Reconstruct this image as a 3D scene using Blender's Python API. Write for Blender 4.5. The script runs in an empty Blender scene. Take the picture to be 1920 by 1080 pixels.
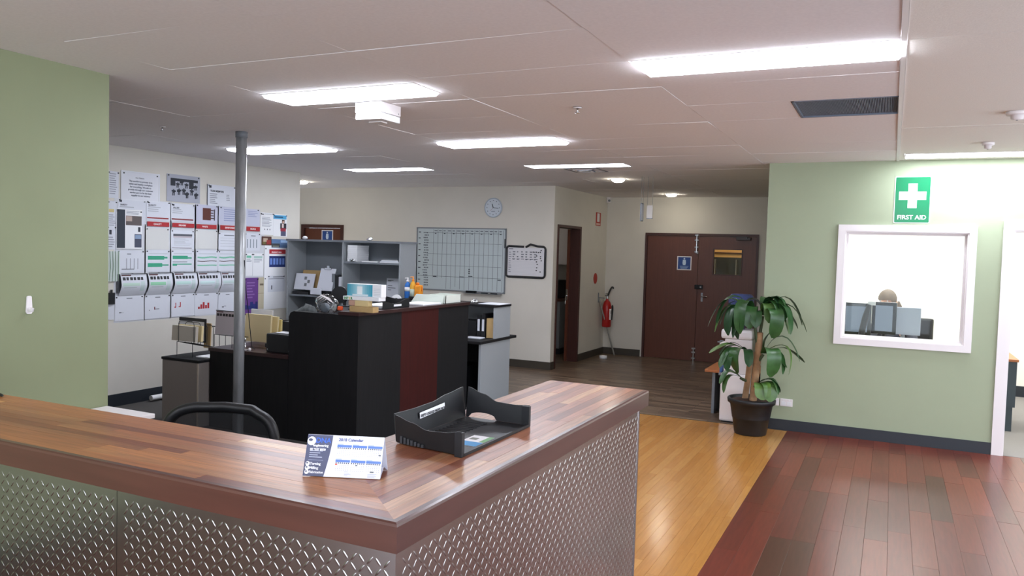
import bpy, bmesh, math, random
from mathutils import Vector, Matrix
random.seed(7)
C = bpy.context.scene.collection
SC = bpy.context.scene
R = math.radians

# ------------------------------------------------------------------ camera, world, exposure
EYE = 1.70
F = 1488.0
def cam_axes(yaw, pit, rol):
    f = Vector((-math.sin(yaw)*math.cos(pit), math.cos(yaw)*math.cos(pit), math.sin(pit)))
    r = Vector((math.cos(yaw), math.sin(yaw), 0)); u = r.cross(f)
    c, s = math.cos(rol), math.sin(rol)
    return c*r+s*u, -s*r+c*u, f
CR, CU, CF = cam_axes(R(25.55), R(-2.73), R(1.65))
cam_data = bpy.data.cameras.new('camera'); cam = bpy.data.objects.new('camera', cam_data); C.objects.link(cam)
cam_data.sensor_width = 36; cam_data.lens = F*36/1920; cam_data.clip_start = .05
cam.matrix_world = Matrix(((CR.x, CU.x, -CF.x, 0), (CR.y, CU.y, -CF.y, 0), (CR.z, CU.z, -CF.z, EYE), (0, 0, 0, 1)))
SC.camera = cam
w = bpy.data.worlds.new('sky'); SC.world = w; w.use_nodes = True
w.node_tree.nodes['Background'].inputs[0].default_value = (.80, .88, 1, 1)
w.node_tree.nodes['Background'].inputs[1].default_value = 2.1
SC.view_settings.view_transform = 'Standard'; SC.view_settings.look = 'None'
SC.view_settings.gamma = 1; SC.view_settings.use_curve_mapping = False
SC.view_settings.exposure = 1.3
SC.cycles.caustics_reflective = False; SC.cycles.caustics_refractive = False
SC.cycles.sample_clamp_indirect = 4.0; SC.cycles.blur_glossy = 1.0
def portal(name, loc, rot, sx, sy):
    l = bpy.data.lights.new(name, 'AREA'); l.shape = 'RECTANGLE'; l.size = sx; l.size_y = sy; l.cycles.is_portal = True
    o = bpy.data.objects.new(name, l); C.objects.link(o); o.location = loc; o.rotation_euler = rot
portal('daylight_portal_rear', (.0, -3.25, 1.28), (R(90), 0, 0), 8.3, 2.4)
portal('daylight_portal_side', (4.15, 2.5, 1.3), (R(90), 0, R(90)), 11.4, 2.3)
PANEL = 11.0          # ceiling light panels
OFFICE = 8.5         # panels in the office behind the window

def P(px, py, axis, val):
    """a point on the plane axis=val seen at photograph pixel px,py (used to measure the room)"""
    d = CR*((px-960)/F) - CU*((py-540)/F) + CF
    o = Vector((0, 0, EYE)); i = 'xyz'.index(axis)
    return o + d*((val-o[i])/d[i])

# ------------------------------------------------------------------ materials
def lin(c):
    c /= 255
    return c/12.92 if c <= .04045 else ((c+.055)/1.055)**2.4
MATS = {}
def mat(name, rgb, rough=.6, metal=0., noise=0., scale=20., bump=0., coat=0., spec=.5, stretch=None, trans=0., rnd=None, detail=4):
    if name in MATS: return MATS[name]
    m = bpy.data.materials.new(name); MATS[name] = m; m.use_nodes = True
    n = m.node_tree.nodes; L = m.node_tree.links; b = n['Principled BSDF']
    col = tuple(lin(x) for x in rgb)+(1,)
    b.inputs['Base Color'].default_value = col; b.inputs['Roughness'].default_value = rough
    b.inputs['Metallic'].default_value = metal; b.inputs['Specular IOR Level'].default_value = spec
    if coat: b.inputs['Coat Weight'].default_value = coat; b.inputs['Coat Roughness'].default_value = .16
    if noise or bump or rnd:
        tc = n.new('ShaderNodeTexCoord'); src = tc.outputs['Object']
        mp = n.new('ShaderNodeMapping'); L.new(src, mp.inputs[0])
        if stretch: mp.inputs['Scale'].default_value = stretch
        if rnd:
            oi = n.new('ShaderNodeObjectInfo'); mu = n.new('ShaderNodeVectorMath'); mu.operation = 'SCALE'
            mu.inputs[0].default_value = (37, 91, 53); L.new(oi.outputs['Random'], mu.inputs['Scale']); L.new(mu.outputs[0], mp.inputs['Location'])
        no = n.new('ShaderNodeTexNoise'); no.inputs['Scale'].default_value = scale; no.inputs['Detail'].default_value = detail
        L.new(mp.outputs[0], no.inputs['Vector'])
        base = None
        if rnd:
            rp = n.new('ShaderNodeValToRGB'); rp.color_ramp.interpolation = 'LINEAR'
            el = rp.color_ramp.elements
            while len(el) < len(rnd): el.new(.5)
            for i, c in enumerate(rnd):
                el[i].position = i/(len(rnd)-1); el[i].color = tuple(lin(x) for x in c)+(1,)
            L.new(oi.outputs['Random'], rp.inputs[0]); base = rp.outputs[0]
        if noise or rnd:
            mx = n.new('ShaderNodeMix'); mx.data_type = 'RGBA'; mx.blend_type = 'MULTIPLY'; mx.inputs[0].default_value = 1
            mr = n.new('ShaderNodeMapRange'); mr.inputs[1].default_value = .3; mr.inputs[2].default_value = .7
            mr.inputs[3].default_value = 1-noise; mr.inputs[4].default_value = 1+noise
            L.new(no.outputs[0], mr.inputs[0]); L.new(mr.outputs[0], mx.inputs[7])
            if base: L.new(base, mx.inputs[6])
            else: mx.inputs[6].default_value = col
            L.new(mx.outputs[2], b.inputs['Base Color'])
        if bump:
            bp = n.new('ShaderNodeBump'); bp.inputs['Strength'].default_value = bump; bp.inputs['Distance'].default_value = .004
            L.new(no.outputs[0], bp.inputs['Height']); L.new(bp.outputs[0], b.inputs['Normal'])
    if trans:
        out = n['Material Output']; tr = n.new('ShaderNodeBsdfTransparent'); ms = n.new('ShaderNodeMixShader')
        ms.inputs[0].default_value = trans; L.new(b.outputs[0], ms.inputs[1]); L.new(tr.outputs[0], ms.inputs[2]); L.new(ms.outputs[0], out.inputs[0])
    return m
def emit(name, rgb, s):
    m = bpy.data.materials.new(name); m.use_nodes = True; b = m.node_tree.nodes['Principled BSDF']
    b.inputs['Base Color'].default_value = (.8, .8, .8, 1) if s > 1 else (.06, .07, .085, 1)
    m.cycles.emission_sampling = 'FRONT' if s > 1 else 'NONE'
    b.inputs['Emission Color'].default_value = tuple(lin(x) for x in rgb)+(1,); b.inputs['Emission Strength'].default_value = s
    return m
def glass(name, rgb, rough=.02, refl=1.0):
    m = bpy.data.materials.new(name); m.use_nodes = True; n = m.node_tree.nodes; L = m.node_tree.links
    n.remove(n['Principled BSDF']); out = n['Material Output']
    tr = n.new('ShaderNodeBsdfTransparent'); tr.inputs[0].default_value = tuple(lin(x) for x in rgb)+(1,)
    gl = n.new('ShaderNodeBsdfGlossy'); gl.inputs['Roughness'].default_value = rough
    fr = n.new('ShaderNodeFresnel'); fr.inputs[0].default_value = 1.45
    ml = n.new('ShaderNodeMath'); ml.operation = 'MULTIPLY'; ml.inputs[1].default_value = refl; L.new(fr.outputs[0], ml.inputs[0])
    ms = n.new('ShaderNodeMixShader'); L.new(ml.outputs[0], ms.inputs[0]); L.new(tr.outputs[0], ms.inputs[1]); L.new(gl.outputs[0], ms.inputs[2]); L.new(ms.outputs[0], out.inputs[0])
    return m
def ink(r, g, b): return mat('print_%d_%d_%d' % (r, g, b), (r, g, b), .6)

M = dict(
 tile=mat('ceiling_tile', (238, 233, 233), .9, noise=.03, scale=60, bump=.08),
 tile2=mat('ceiling_tile_textured', (238, 234, 226), .95, noise=.05, scale=160, bump=.25),
 cream=mat('cream_wall', (212, 207, 197), .75, noise=.02, scale=3, bump=.02),
 greenl=mat('green_wall_paint', (134, 141, 108), .65, noise=.02, scale=4, bump=.03),
 greenr=mat('pale_green_wall_paint', (160, 170, 142), .65, noise=.02, scale=4, bump=.03),
 office=mat('white_wall', (236, 234, 226), .8),
 base=mat('black_skirting', (34, 39, 46), .45),
 basev=mat('brown_vinyl_skirting', (62, 56, 48), .5),
 white=mat('white_paint', (232, 226, 226), .4),
 paper=mat('paper', (214, 216, 224), .7),
 paper2=mat('paper_white', (232, 232, 234), .7),
 manila=mat('manila', (226, 208, 160), .7),
 kraft=mat('kraft_card', (176, 146, 98), .8, noise=.05, scale=12),
 black=mat('black_plastic', (24, 25, 28), .45),
 blackgl=mat('black_gloss', (16, 17, 20), .2),
 greypl=mat('grey_plastic', (120, 124, 130), .5),
 lam=mat('black_wood_laminate', (19, 18, 20), .65, noise=.25, scale=6, stretch=(8, 8, .6), spec=.3),
 redlam=mat('red_wood_laminate', (58, 15, 13), .55, noise=.2, scale=6, stretch=(8, 8, .6), spec=.3),
 ledge=mat('mahogany_laminate', (52, 30, 30), .4, noise=.2, scale=6, stretch=(1, 6, 6)),
 greylam=mat('grey_laminate', (150, 154, 157), .6, noise=.02, scale=80),
 beigelam=mat('warm_grey_laminate', (138, 128, 122), .6, noise=.02, scale=80),
 darkgrey=mat('dark_grey_laminate', (120, 125, 131), .6),
 galv=mat('galvanised_steel', (178, 180, 182), .36, .45, noise=.15, scale=30, stretch=(1, 1, .2)),
 alu=mat('aluminium', (182, 178, 177), .22, 1.0, noise=.04, scale=8),
 chrome=mat('chrome', (210, 212, 215), .15, 1.0),
 wire=mat('black_wire', (22, 22, 24), .4),
 door=mat('door_veneer', (94, 50, 34), .4, noise=.12, scale=5, stretch=(10, 10, .5)),
 doord=mat('door_frame_wood', (66, 34, 28), .45, noise=.12, scale=5, stretch=(10, 10, .5)),
 carpet=mat('grey_carpet', (78, 75, 73), .95, noise=.12, scale=240, bump=.3),
 carpet2=mat('office_carpet', (128, 124, 120), .95, noise=.1, scale=240, bump=.3),
 edge=mat('counter_edge_wood', (82, 47, 37), .34, noise=.15, scale=4, stretch=(.6, 6, 6), coat=.4),
 edge2=mat('counter_edge_wood_side', (78, 46, 41), .36, noise=.15, scale=4, stretch=(6, .6, 6), coat=.4),
 stave=mat('counter_stave', (150, 98, 70), .36, noise=.26, scale=5, stretch=(1.2, 26, 26), coat=.15,
    rnd=[(112, 58, 34), (152, 92, 52), (182, 122, 70), (132, 74, 42), (202, 150, 92), (120, 62, 38), (166, 104, 58), (98, 50, 32)], bump=.03),
 orange=mat('honey_floorboard', (196, 136, 70), .22, noise=.08, scale=4, stretch=(18, 1.2, 18), coat=.35,
    rnd=[(172, 116, 54), (184, 128, 63), (178, 122, 58), (192, 138, 72)], bump=.05),
 red=mat('red_floorboard', (98, 50, 38), .32, spec=.32, noise=.14, scale=4, stretch=(16, 1.2, 16), coat=.16,
    rnd=[(106, 46, 32), (88, 42, 31), (114, 52, 37), (76, 43, 32), (108, 48, 36), (92, 43, 34), (124, 58, 41), (100, 43, 33)]),
 under=mat('floor_substrate', (60, 36, 26), .3),
 leaf=mat('leaf_green', (44, 84, 40), .35, noise=.25, scale=14, rnd=[(34, 66, 38), (52, 92, 42), (40, 74, 44), (88, 124, 50)]),
 cane=mat('cane_bark', (168, 132, 98), .9, noise=.2, scale=20, bump=.4),
 soil=mat('potting_soil', (70, 48, 38), .95, noise=.3, scale=60, bump=.8),
 red_ext=mat('red_enamel', (168, 24, 22), .3),
 hair=mat('hair', (92, 76, 62), .6, noise=.35, scale=18, stretch=(1, 6, 1)),
 skin=mat('skin', (206, 158, 134), .55),
 cloth=mat('dark_cloth', (52, 54, 66), .85),
 pane=glass('window_glass', (250, 252, 250), .02, .4),
 clear=glass('clear_plastic', (232, 236, 240), .1, 2.6),
 bottle=mat('blue_bottle', (70, 100, 165), .15, trans=.55),
 screen=emit('screen_glow', (160, 178, 204), .16),
 panel=emit('light_panel', (236, 242, 255), PANEL),
 opanel=emit('office_light_panel', (250, 251, 252), OFFICE),
 spot=emit('downlight_lens', (255, 246, 226), 30.0),
 warm=mat('warm_board', (232, 190, 120), .6),
)
def vinyl():
    m = mat('brown_vinyl_plank', (92, 74, 58), .32); n = m.node_tree.nodes; L = m.node_tree.links; b = n['Principled BSDF']
    tc = n.new('ShaderNodeTexCoord'); mp = n.new('ShaderNodeMapping'); L.new(tc.outputs['Object'], mp.inputs[0])
    br = n.new('ShaderNodeTexBrick'); L.new(mp.outputs[0], br.inputs[0])
    br.inputs['Color1'].default_value = tuple(lin(x) for x in (132, 110, 90))+(1,); br.inputs['Color2'].default_value = tuple(lin(x) for x in (84, 68, 55))+(1,)
    br.inputs['Mortar'].default_value = tuple(lin(x) for x in (44, 36, 30))+(1,)
    br.inputs['Scale'].default_value = 1; br.inputs['Mortar Size'].default_value = .003; br.inputs['Brick Width'].default_value = .55; br.inputs['Row Height'].default_value = .075
    no = n.new('ShaderNodeTexNoise'); no.inputs['Scale'].default_value = 3; mp2 = n.new('ShaderNodeMapping'); mp2.inputs['Scale'].default_value = (2, 14, 1)
    L.new(tc.outputs['Object'], mp2.inputs[0]); L.new(mp2.outputs[0], no.inputs[0])
    mx = n.new('ShaderNodeMix'); mx.data_type = 'RGBA'; mx.blend_type = 'MULTIPLY'; mx.inputs[0].default_value = 1
    mr = n.new('ShaderNodeMapRange'); mr.inputs[1].default_value = .3; mr.inputs[2].default_value = .7; mr.inputs[3].default_value = .7; mr.inputs[4].default_value = 1.3
    L.new(no.outputs[0], mr.inputs[0]); L.new(br.outputs[0], mx.inputs[6]); L.new(mr.outputs[0], mx.inputs[7]); L.new(mx.outputs[2], b.inputs['Base Color'])
    return m
M['vinyl'] = vinyl()
def grille():
    m = mat('egg_crate_grille', (112, 120, 134), .7); n = m.node_tree.nodes
    return m
M['grille'] = grille()

# ------------------------------------------------------------------ builders
def link(name, me, parent=None):
    o = bpy.data.objects.new(name, me); C.objects.link(o)
    if parent is not None: o.parent = parent
    return o
def tag(o, label=None, cat=None, group=None, kind=None):
    if label: o['label'] = label
    if cat: o['category'] = cat
    if group: o['group'] = group
    if kind: o['kind'] = kind
    return o
def origin(o):
    v = Vector((0, 0, 0))
    while o is not None: v = v + o.location; o = o.parent
    return v
def thing(name, loc, label, cat, group=None, kind=None):
    o = bpy.data.objects.new(name, None); C.objects.link(o); o.location = loc; o.empty_display_size = .1
    return tag(o, label, cat, group, kind)
class B:
    def __init__(s, xf=None): s.v = []; s.f = []; s.fm = []; s.sm = []; s.mats = []; s.xf = xf
    def mi(s, m):
        if m not in s.mats: s.mats.append(m)
        return s.mats.index(m)
    def add(s, vs, fs, m, smooth=False):
        k = len(s.v); i = s.mi(m)
        for p in vs:
            p = Vector(p)
            s.v.append(s.xf @ p if s.xf is not None else p)
        for f in fs: s.f.append([k+j for j in f]); s.fm.append(i); s.sm.append(smooth)
        return s
    def box(s, x0, x1, y0, y1, z0, z1, m):
        if x0 > x1: x0, x1 = x1, x0
        if y0 > y1: y0, y1 = y1, y0
        if z0 > z1: z0, z1 = z1, z0
        v = [(x, y, z) for z in (z0, z1) for y in (y0, y1) for x in (x0, x1)]
        return s.add(v, [(0, 2, 3, 1), (4, 5, 7, 6), (0, 1, 5, 4), (2, 6, 7, 3), (0, 4, 6, 2), (1, 3, 7, 5)], m)
    def cbox(s, x0, x1, y0, y1, z0, z1, m, c=.004):
        """box with chamfered edges"""
        if x0 > x1: x0, x1 = x1, x0
        if y0 > y1: y0, y1 = y1, y0
        if z0 > z1: z0, z1 = z1, z0
        bm = bmesh.new(); r = bmesh.ops.create_cube(bm, size=1)
        for p in bm.verts: p.co = Vector(((x0+x1)/2+p.co.x*(x1-x0), (y0+y1)/2+p.co.y*(y1-y0), (z0+z1)/2+p.co.z*(z1-z0)))
        c = min(c, (x1-x0)*.45, (y1-y0)*.45, (z1-z0)*.45)
        bmesh.ops.bevel(bm, geom=bm.edges[:], offset=c, segments=2, affect='EDGES', profile=.6)
        bm.verts.index_update()
        s.add([p.co.copy() for p in bm.verts], [[q.index for q in f.verts] for f in bm.faces], m); bm.free(); return s
    def quad(s, pts, m): return s.add(pts, [list(range(len(pts)))], m)
    def prism(s, poly, ax, a0, a1, m, smooth=False):
        """poly: 2-D points in the two other axes (cyclic order), extruded along ax from a0 to a1"""
        def p3(p, a):
            if ax == 'z': return (p[0], p[1], a)
            if ax == 'y': return (p[0], a, p[1])
            return (a, p[0], p[1])
        n = len(poly); v = [p3(p, a0) for p in poly]+[p3(p, a1) for p in poly]
        f = [list(range(n))[::-1], list(range(n, 2*n))]+[[i, (i+1) % n, n+(i+1) % n, n+i] for i in range(n)]
        return s.add(v, f, m, smooth)
    def tube(s, path, r, m, seg=8, cap=True, smooth=True):
        path = [Vector(p) for p in path]; n = len(path); rs = r if isinstance(r, (list, tuple)) else [r]*n
        vs = []; up = None
        for i, p in enumerate(path):
            t = (path[min(i+1, n-1)]-path[max(i-1, 0)]).normalized()
            if up is None: up = Vector((0, 0, 1)) if abs(t.z) < .9 else Vector((1, 0, 0))
            a = t.cross(up).normalized(); b = a.cross(t).normalized(); up = b
            for k in range(seg):
                q = 2*math.pi*k/seg; vs.append(p+(a*math.cos(q)+b*math.sin(q))*rs[i])
        fs = [[i*seg+k, i*seg+(k+1) % seg, (i+1)*seg+(k+1) % seg, (i+1)*seg+k] for i in range(n-1) for k in range(seg)]
        s.add(vs, fs, m, smooth)
        if cap: s.add(vs[:seg], [list(range(seg))[::-1]], m); s.add(vs[-seg:], [list(range(seg))], m)
        return s
    def lathe(s, prof, c, m, seg=24, smooth=True, sx=1, sy=1):
        vs = [(c[0]+r*sx*math.cos(2*math.pi*k/seg), c[1]+r*sy*math.sin(2*math.pi*k/seg), c[2]+z) for r, z in prof for k in range(seg)]
        n = len(prof)
        fs = [[i*seg+k, i*seg+(k+1) % seg, (i+1)*seg+(k+1) % seg, (i+1)*seg+k] for i in range(n-1) for k in range(seg)]
        fs += [list(range(seg))[::-1], [(n-1)*seg+k for k in range(seg)]]
        return s.add(vs, fs, m, smooth)
    def disc(s, c, r, nrm, t, m, seg=24, rz=None):
        """round plate of thickness t facing nrm"""
        n = Vector(nrm).normalized(); c = Vector(c)
        return s.tube([c, c+n*t], r, m, seg, smooth=False)
    def done(s, name, parent=None, label=None, cat=None, group=None, kind=None, loc=None):
        if parent is not None and name in ('print', 'handwriting', 'push_pins', 'magnets', 'hour_marks', 'grid_lines', 'crease', 'emblem', 'corner_cap'): kind = 'stuff'
        o0 = origin(parent) if parent is not None else Vector((0, 0, 0))
        if loc is None:
            if parent is None:
                xs = [p.x for p in s.v]; ys = [p.y for p in s.v]; zs = [p.z for p in s.v]
                loc = Vector(((min(xs)+max(xs))/2, (min(ys)+max(ys))/2, min(zs)))
            else: loc = o0
        loc = Vector(loc)
        me = bpy.data.meshes.new(name); me.from_pydata([p-loc for p in s.v], [], s.f)
        for m in s.mats: me.materials.append(m)
        me.polygons.foreach_set('material_index', s.fm); me.polygons.foreach_set('use_smooth', s.sm); me.update()
        o = link(name, me, parent); o.location = loc-o0
        return tag(o, label, cat, group, kind)
def struct(name, b, label=None, loc=None): return b.done(name, None, label, None, None, 'structure', loc=loc or (0, 0, 0))
def text(body, size, at, ux, vy, m, parent, name='lettering', align='LEFT', bold=0., ext=.0005):
    cu = bpy.data.curves.new(name, 'FONT'); cu.body = body; cu.size = size; cu.align_x = align; cu.align_y = 'BOTTOM_BASELINE'; cu.extrude = ext; cu.offset = bold
    tmp = bpy.data.objects.new('tmp', cu); C.objects.link(tmp)
    dg = bpy.context.evaluated_depsgraph_get(); me = bpy.data.meshes.new_from_object(tmp.evaluated_get(dg)); me.name = name
    bpy.data.objects.remove(tmp); bpy.data.curves.remove(cu)
    me.materials.clear(); me.materials.append(m); o = bpy.data.objects.new(name, me); C.objects.link(o); o['kind'] = 'stuff'
    x = Vector(ux).normalized(); y = Vector(vy).normalized(); z = x.cross(y)
    at = Vector(at)-(origin(parent) if parent is not None else Vector((0, 0, 0)))
    mw = Matrix(((x.x, y.x, z.x, at.x), (x.y, y.y, z.y, at.y), (x.z, y.z, z.z, at.z), (0, 0, 0, 1)))
    if parent is not None: o.parent = parent
    o.matrix_local = mw
    return o

# ------------------------------------------------------------------ room constants
ZC = 2.63
XW, YN, XC, YF, YR, XL = -7.05, 10.45, -4.36, 12.75, 8.2, -4.06
PLN = {'W': ('x', XW, (1, 0, 0)), 'N': ('y', YN, (0, -1, 0)), 'C': ('x', XC, (1, 0, 0)), 'L': ('x', XL, (1, 0, 0)), 'R': ('y', YR, (0, -1, 0)), 'F': ('y', YF, (0, -1, 0))}
def uv(pl, px, py, d=0.):
    ax, v, n = PLN[pl]; s = n[0]+n[1]
    p = P(px, py, ax, v+s*d)
    return (p.y if ax == 'x' else p.x), p.z
def pt(pl, u, z, d=0.):
    ax, v, n = PLN[pl]; s = n[0]+n[1]
    return Vector((v+s*d, u, z)) if ax == 'x' else Vector((u, v+s*d, z))
def wbox(b, pl, u0, u1, z0, z1, d0, d1, m):
    a = pt(pl, u0, z0, d0); c = pt(pl, u1, z1, d1); return b.box(a.x, c.x, a.y, c.y, a.z, c.z, m)
UX = {'W': (0, 1, 0), 'C': (0, 1, 0), 'L': (0, 1, 0), 'N': (1, 0, 0), 'R': (1, 0, 0), 'F': (1, 0, 0)}

# ------------------------------------------------------------------ floor
RX0, OX0 = -.86, -2.6
b = B()
b.box(-4.2, 4.2, -3.2, 8.2, -.06, -.018, M['under'])
floor = struct('floor', b)
b = B(); b.box(-9.2, -1.02, 8.17, 12.9, -.06, 0, M['vinyl']); b.done('vinyl_flooring', floor, 'brown wood plank vinyl flooring')
b = B(); b.box(-7.2, OX0, 1.0, 8.17, -.05, 0, M['carpet']); b.done('carpet', floor, 'dark grey carpet of the work area')
b = B(); b.box(-1.0, 3.6, 8.2, 12.1, -.05, .001, M['carpet2']); b.done('carpet', floor, 'pale grey office carpet beyond the doorway')
b = B(); b.box(OX0, RX0, 8.165, 8.18, -.018, .003, M['basev']); b.done('threshold_strip', floor)
def planks(x0, x1, y0, y1, wd, ln, m, name, vis):
    k = 0; x = x0
    while x < x1-1e-6:
        xe = min(x+wd, x1); y = y0-random.random()*ln
        while y < y1-1e-6:
            ye = min(y+ln*random.uniform(.75, 1.25), y1)
            if y1-ye < .15: ye = y1
            a = max(y, y0)
            if ye-a > .02 and vis(x, xe, a, ye):
                B().cbox(x+.0004, xe-.0004, a+.0004, ye-.0004, -.0175, random.uniform(-.0004, .0002), m, .0008).done(name, floor, loc=((x+xe)/2, (a+ye)/2, 0)); k += 1
            y = ye
        x = xe
    return k
planks(RX0, 1.35, 3.3, 8.2, .13, 1.05, M['red'], 'red_floorboard', lambda a, b_, c, d: True)
planks(OX0+.04, RX0, 3.5, 8.165, .066, .95, M['orange'], 'honey_floorboard', lambda a, b_, c, d: True)
b = B(); b.box(RX0, 4.2, -3.2, 3.3, -.018, 0, M['red']); b.box(-4.16, RX0, -3.2, 1.42, -.018, 0, M['red']); b.box(1.35, 4.2, 3.3, 8.2, -.018, 0, M['red']); b.done('hall_flooring', floor)
b = B(); b.box(-2.6, RX0, 1.42, 3.5, -.018, 0, M['orange']); b.done('honey_flooring', floor)

# ------------------------------------------------------------------ walls
T = .12
struct('wall_left', B().box(XL-.1, XL, -3.2, 3.11, 0, ZC, M['greenl']))
struct('wall_west', B().box(XW-.12, XW, 1.0, 8.22, 0, ZC, M['cream']))
struct('wall_south_west', B().box(XW-.12, XL-.1, .9, 1.0, 0, ZC, M['cream']))
b = B(); b.box(-9.6, -8.92, YN, YN+T, 0, ZC, M['cream']); b.box(-8.05, XC, YN, YN+T, 0, ZC, M['cream']); b.box(-8.92, -8.05, YN, YN+T, 2.03, ZC, M['cream'])
struct('wall_north', b)
struct('wall_north_west', B().box(-9.7, -9.6, 7.9, YN+T, 0, ZC, M['cream']).box(-9.6, XW-.12, 7.9, 8.0, 0, ZC, M['cream']))
KY0, KY1, KZ = 10.62, 11.50, 2.05   # kitchen doorway in the corridor wall
b = B(); b.box(XC-T, XC, YN+T, KY0, 0, ZC, M['cream']); b.box(XC-T, XC, KY1, YF, 0, ZC, M['cream']); b.box(XC-T, XC, KY0, KY1, KZ, ZC, M['cream'])
struct('wall_corridor', b)
DX0, DX1, DZ = P(1211, 437, 'y', YF).x, P(1424, 438, 'y', YF).x, 2.05
b = B(); b.box(-6.6, DX0, YF, YF+T, 0, ZC, M['cream']); b.box(DX1, -1.02, YF, YF+T, 0, ZC, M['cream']); b.box(DX0, DX1, YF, YF+T, DZ, ZC, M['cream'])
struct('wall_far', b)
XG = -1.14
wx0, wz1 = uv('R', 1573, 421); wx1, wz0 = uv('R', 1820, 662)
fr = .062
hx0, hx1, hz0, hz1 = wx0+fr, wx1-fr, wz0+fr, wz1-fr
dx0, dx1, dz1 = .948, 1.86, 2.0
b = B()
for q in ((XG, hx0, 0, ZC), (hx1, dx0, 0, ZC), (hx0, hx1, 0, hz0), (hx0, hx1, hz1, ZC), (dx0, dx1, dz1, ZC), (dx1, 4.2, 0, ZC)): b.box(q[0], q[1], YR, YR+T, q[2], q[3], M['greenr'])
struct('wall_right', b)
struct('wall_return', B().box(XG, XG+T, YR+T, YF, 0, ZC, M['greenr']))
struct('wall_office', B().box(XG+T, 3.6, 12.0, 12.1, 0, ZC, M['office']).box(3.5, 3.6, YR+T, 12.0, 0, ZC, M['office']).box(XG+T, XG+T+.01, YR+T, 12.0, 0, ZC, M['office']))
b = B(); b.box(4.1, 4.2, -3.2, YR, 0, .2, M['greenr']); b.box(4.1, 4.2, -3.2, YR, 2.45, ZC, M['greenr'])
for yy in (-3.2, -1.3, .6, 2.5, 4.4, 6.3, 8.1): b.box(4.1, 4.2, yy, yy+.1, .2, 2.45, M['white'])
struct('wall_east', b)
b = B(); b.box(XL-.1, 4.2, -3.3, -3.2, 0, .1, M['cream']); b.box(XL-.1, 4.2, -3.3, -3.2, 2.45, ZC, M['cream'])
for xx in (-4.16, -2.5, -.9, .8, 2.5, 4.1): b.box(xx, xx+.1, -3.3, -3.2, .1, 2.45, M['white'])
struct('wall_behind', b)
# kitchen shell
struct('wall_kitchen', B().box(-6.6, -6.5, YN+T, YF, 0, ZC, M['cream']))

# skirtings
def skirt(name, pl, u0, u1, m, h=.1, t=.012): struct(name, wbox(B(), pl, u0, u1, 0, h, 0, t, m))
skirt('baseboard_west', 'W', 1.0, 8.2, M['base'], .125); skirt('baseboard_north', 'N', -8.0, XC, M['basev'], .11)
skirt('baseboard_corridor', 'C', KY1+.05, YF, M['basev'], .11); skirt('baseboard_far', 'F', XC, DX0-.03, M['basev'], .11)
skirt('baseboard_right', 'R', XG, dx0-.082, M['base'], .105); skirt('baseboard_left', 'L', -3.2, 3.11, M['base'], .105)
skirt('baseboard_corner', 'C', YN+T-.13, KY0-.04, M['basev'], .11)
struct('baseboard_office', B().box(XG+T, 3.5, 11.985, 12.0, 0, .14, M['base']))

# ------------------------------------------------------------------ ceiling with its tiles and lights
b = B(); b.box(-9.7, 4.2, -3.3, 12.9, ZC+.03, ZC+.06, M['tile'])
b.box(-9.7, -9.6, -3.3, 12.9, ZC+.005, ZC+.03, M['tile'])
ceiling = struct('ceiling', b)
LIGHTS = [(-1.19, .005, 3.735, 4.04, 'long white ceiling light panel nearest the camera, beside the white ceiling rail'),
 (-3.63, -2.49, 3.84, 4.15, 'white ceiling light panel above the white emergency light box'),
 (-3.68, -2.52, 6.03, 6.35, 'white ceiling light panel between the emergency light box and the whiteboard wall'),
 (-6.05, -4.93, 5.93, 6.31, 'white ceiling light panel crossed by the galvanised pole'),
 (-6.12, -4.98, 7.89, 8.20, 'white ceiling light panel above the big grey hutch shelf'),
 (-3.70, -2.55, 7.92, 8.22, 'white ceiling light panel in front of the low air vent'),
 (.05, 1.22, 7.70, 8.04, 'white ceiling light panel above the first aid sign'),
 (1.25, 2.4, 3.74, 4.04, 'added unseen white ceiling light panel, right of the nearest panel'), (-1.19, 0, -.6, -.3, 'added unseen white ceiling light panel right behind the camera'), (-3.6, -2.45, .0, .3, 'added unseen white ceiling light panel behind the camera above the counter end'), (1.25, 2.4, -.6, -.3, 'added unseen white ceiling light panel behind the camera on the glazed side'), (-1.19, 0, -2.4, -2.1, 'added unseen white ceiling light panel near the rear glazing'), (2.5, 3.65, 6.2, 6.5, 'added unseen white ceiling light panel before the doorway')]  # panels on this line are unseen, added to light the near room
VENT = (-.592, .012, 5.0, 5.595)
HOLES = [l[:4] for l in LIGHTS]+[VENT]
XJ = [-9.6+1.2*i for i in range(12)]; YJ = [3.13+.615*i for i in range(-4, 17)]
def minus(r, h):
    x0, x1, y0, y1 = r; a0, a1, c0, c1 = h
    if a0 >= x1 or a1 <= x0 or c0 >= y1 or c1 <= y0: return [r]
    out = []
    if c0 > y0: out.append((x0, x1, y0, c0))
    if c1 < y1: out.append((x0, x1, c1, y1))
    m0, m1 = max(y0, c0), min(y1, c1)
    if a0 > x0: out.append((x0, a0, m0, m1))
    if a1 < x1: out.append((a1, x1, m0, m1))
    return [q for q in out if q[1]-q[0] > .012 and q[3]-q[2] > .012]
nt = 0
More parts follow.
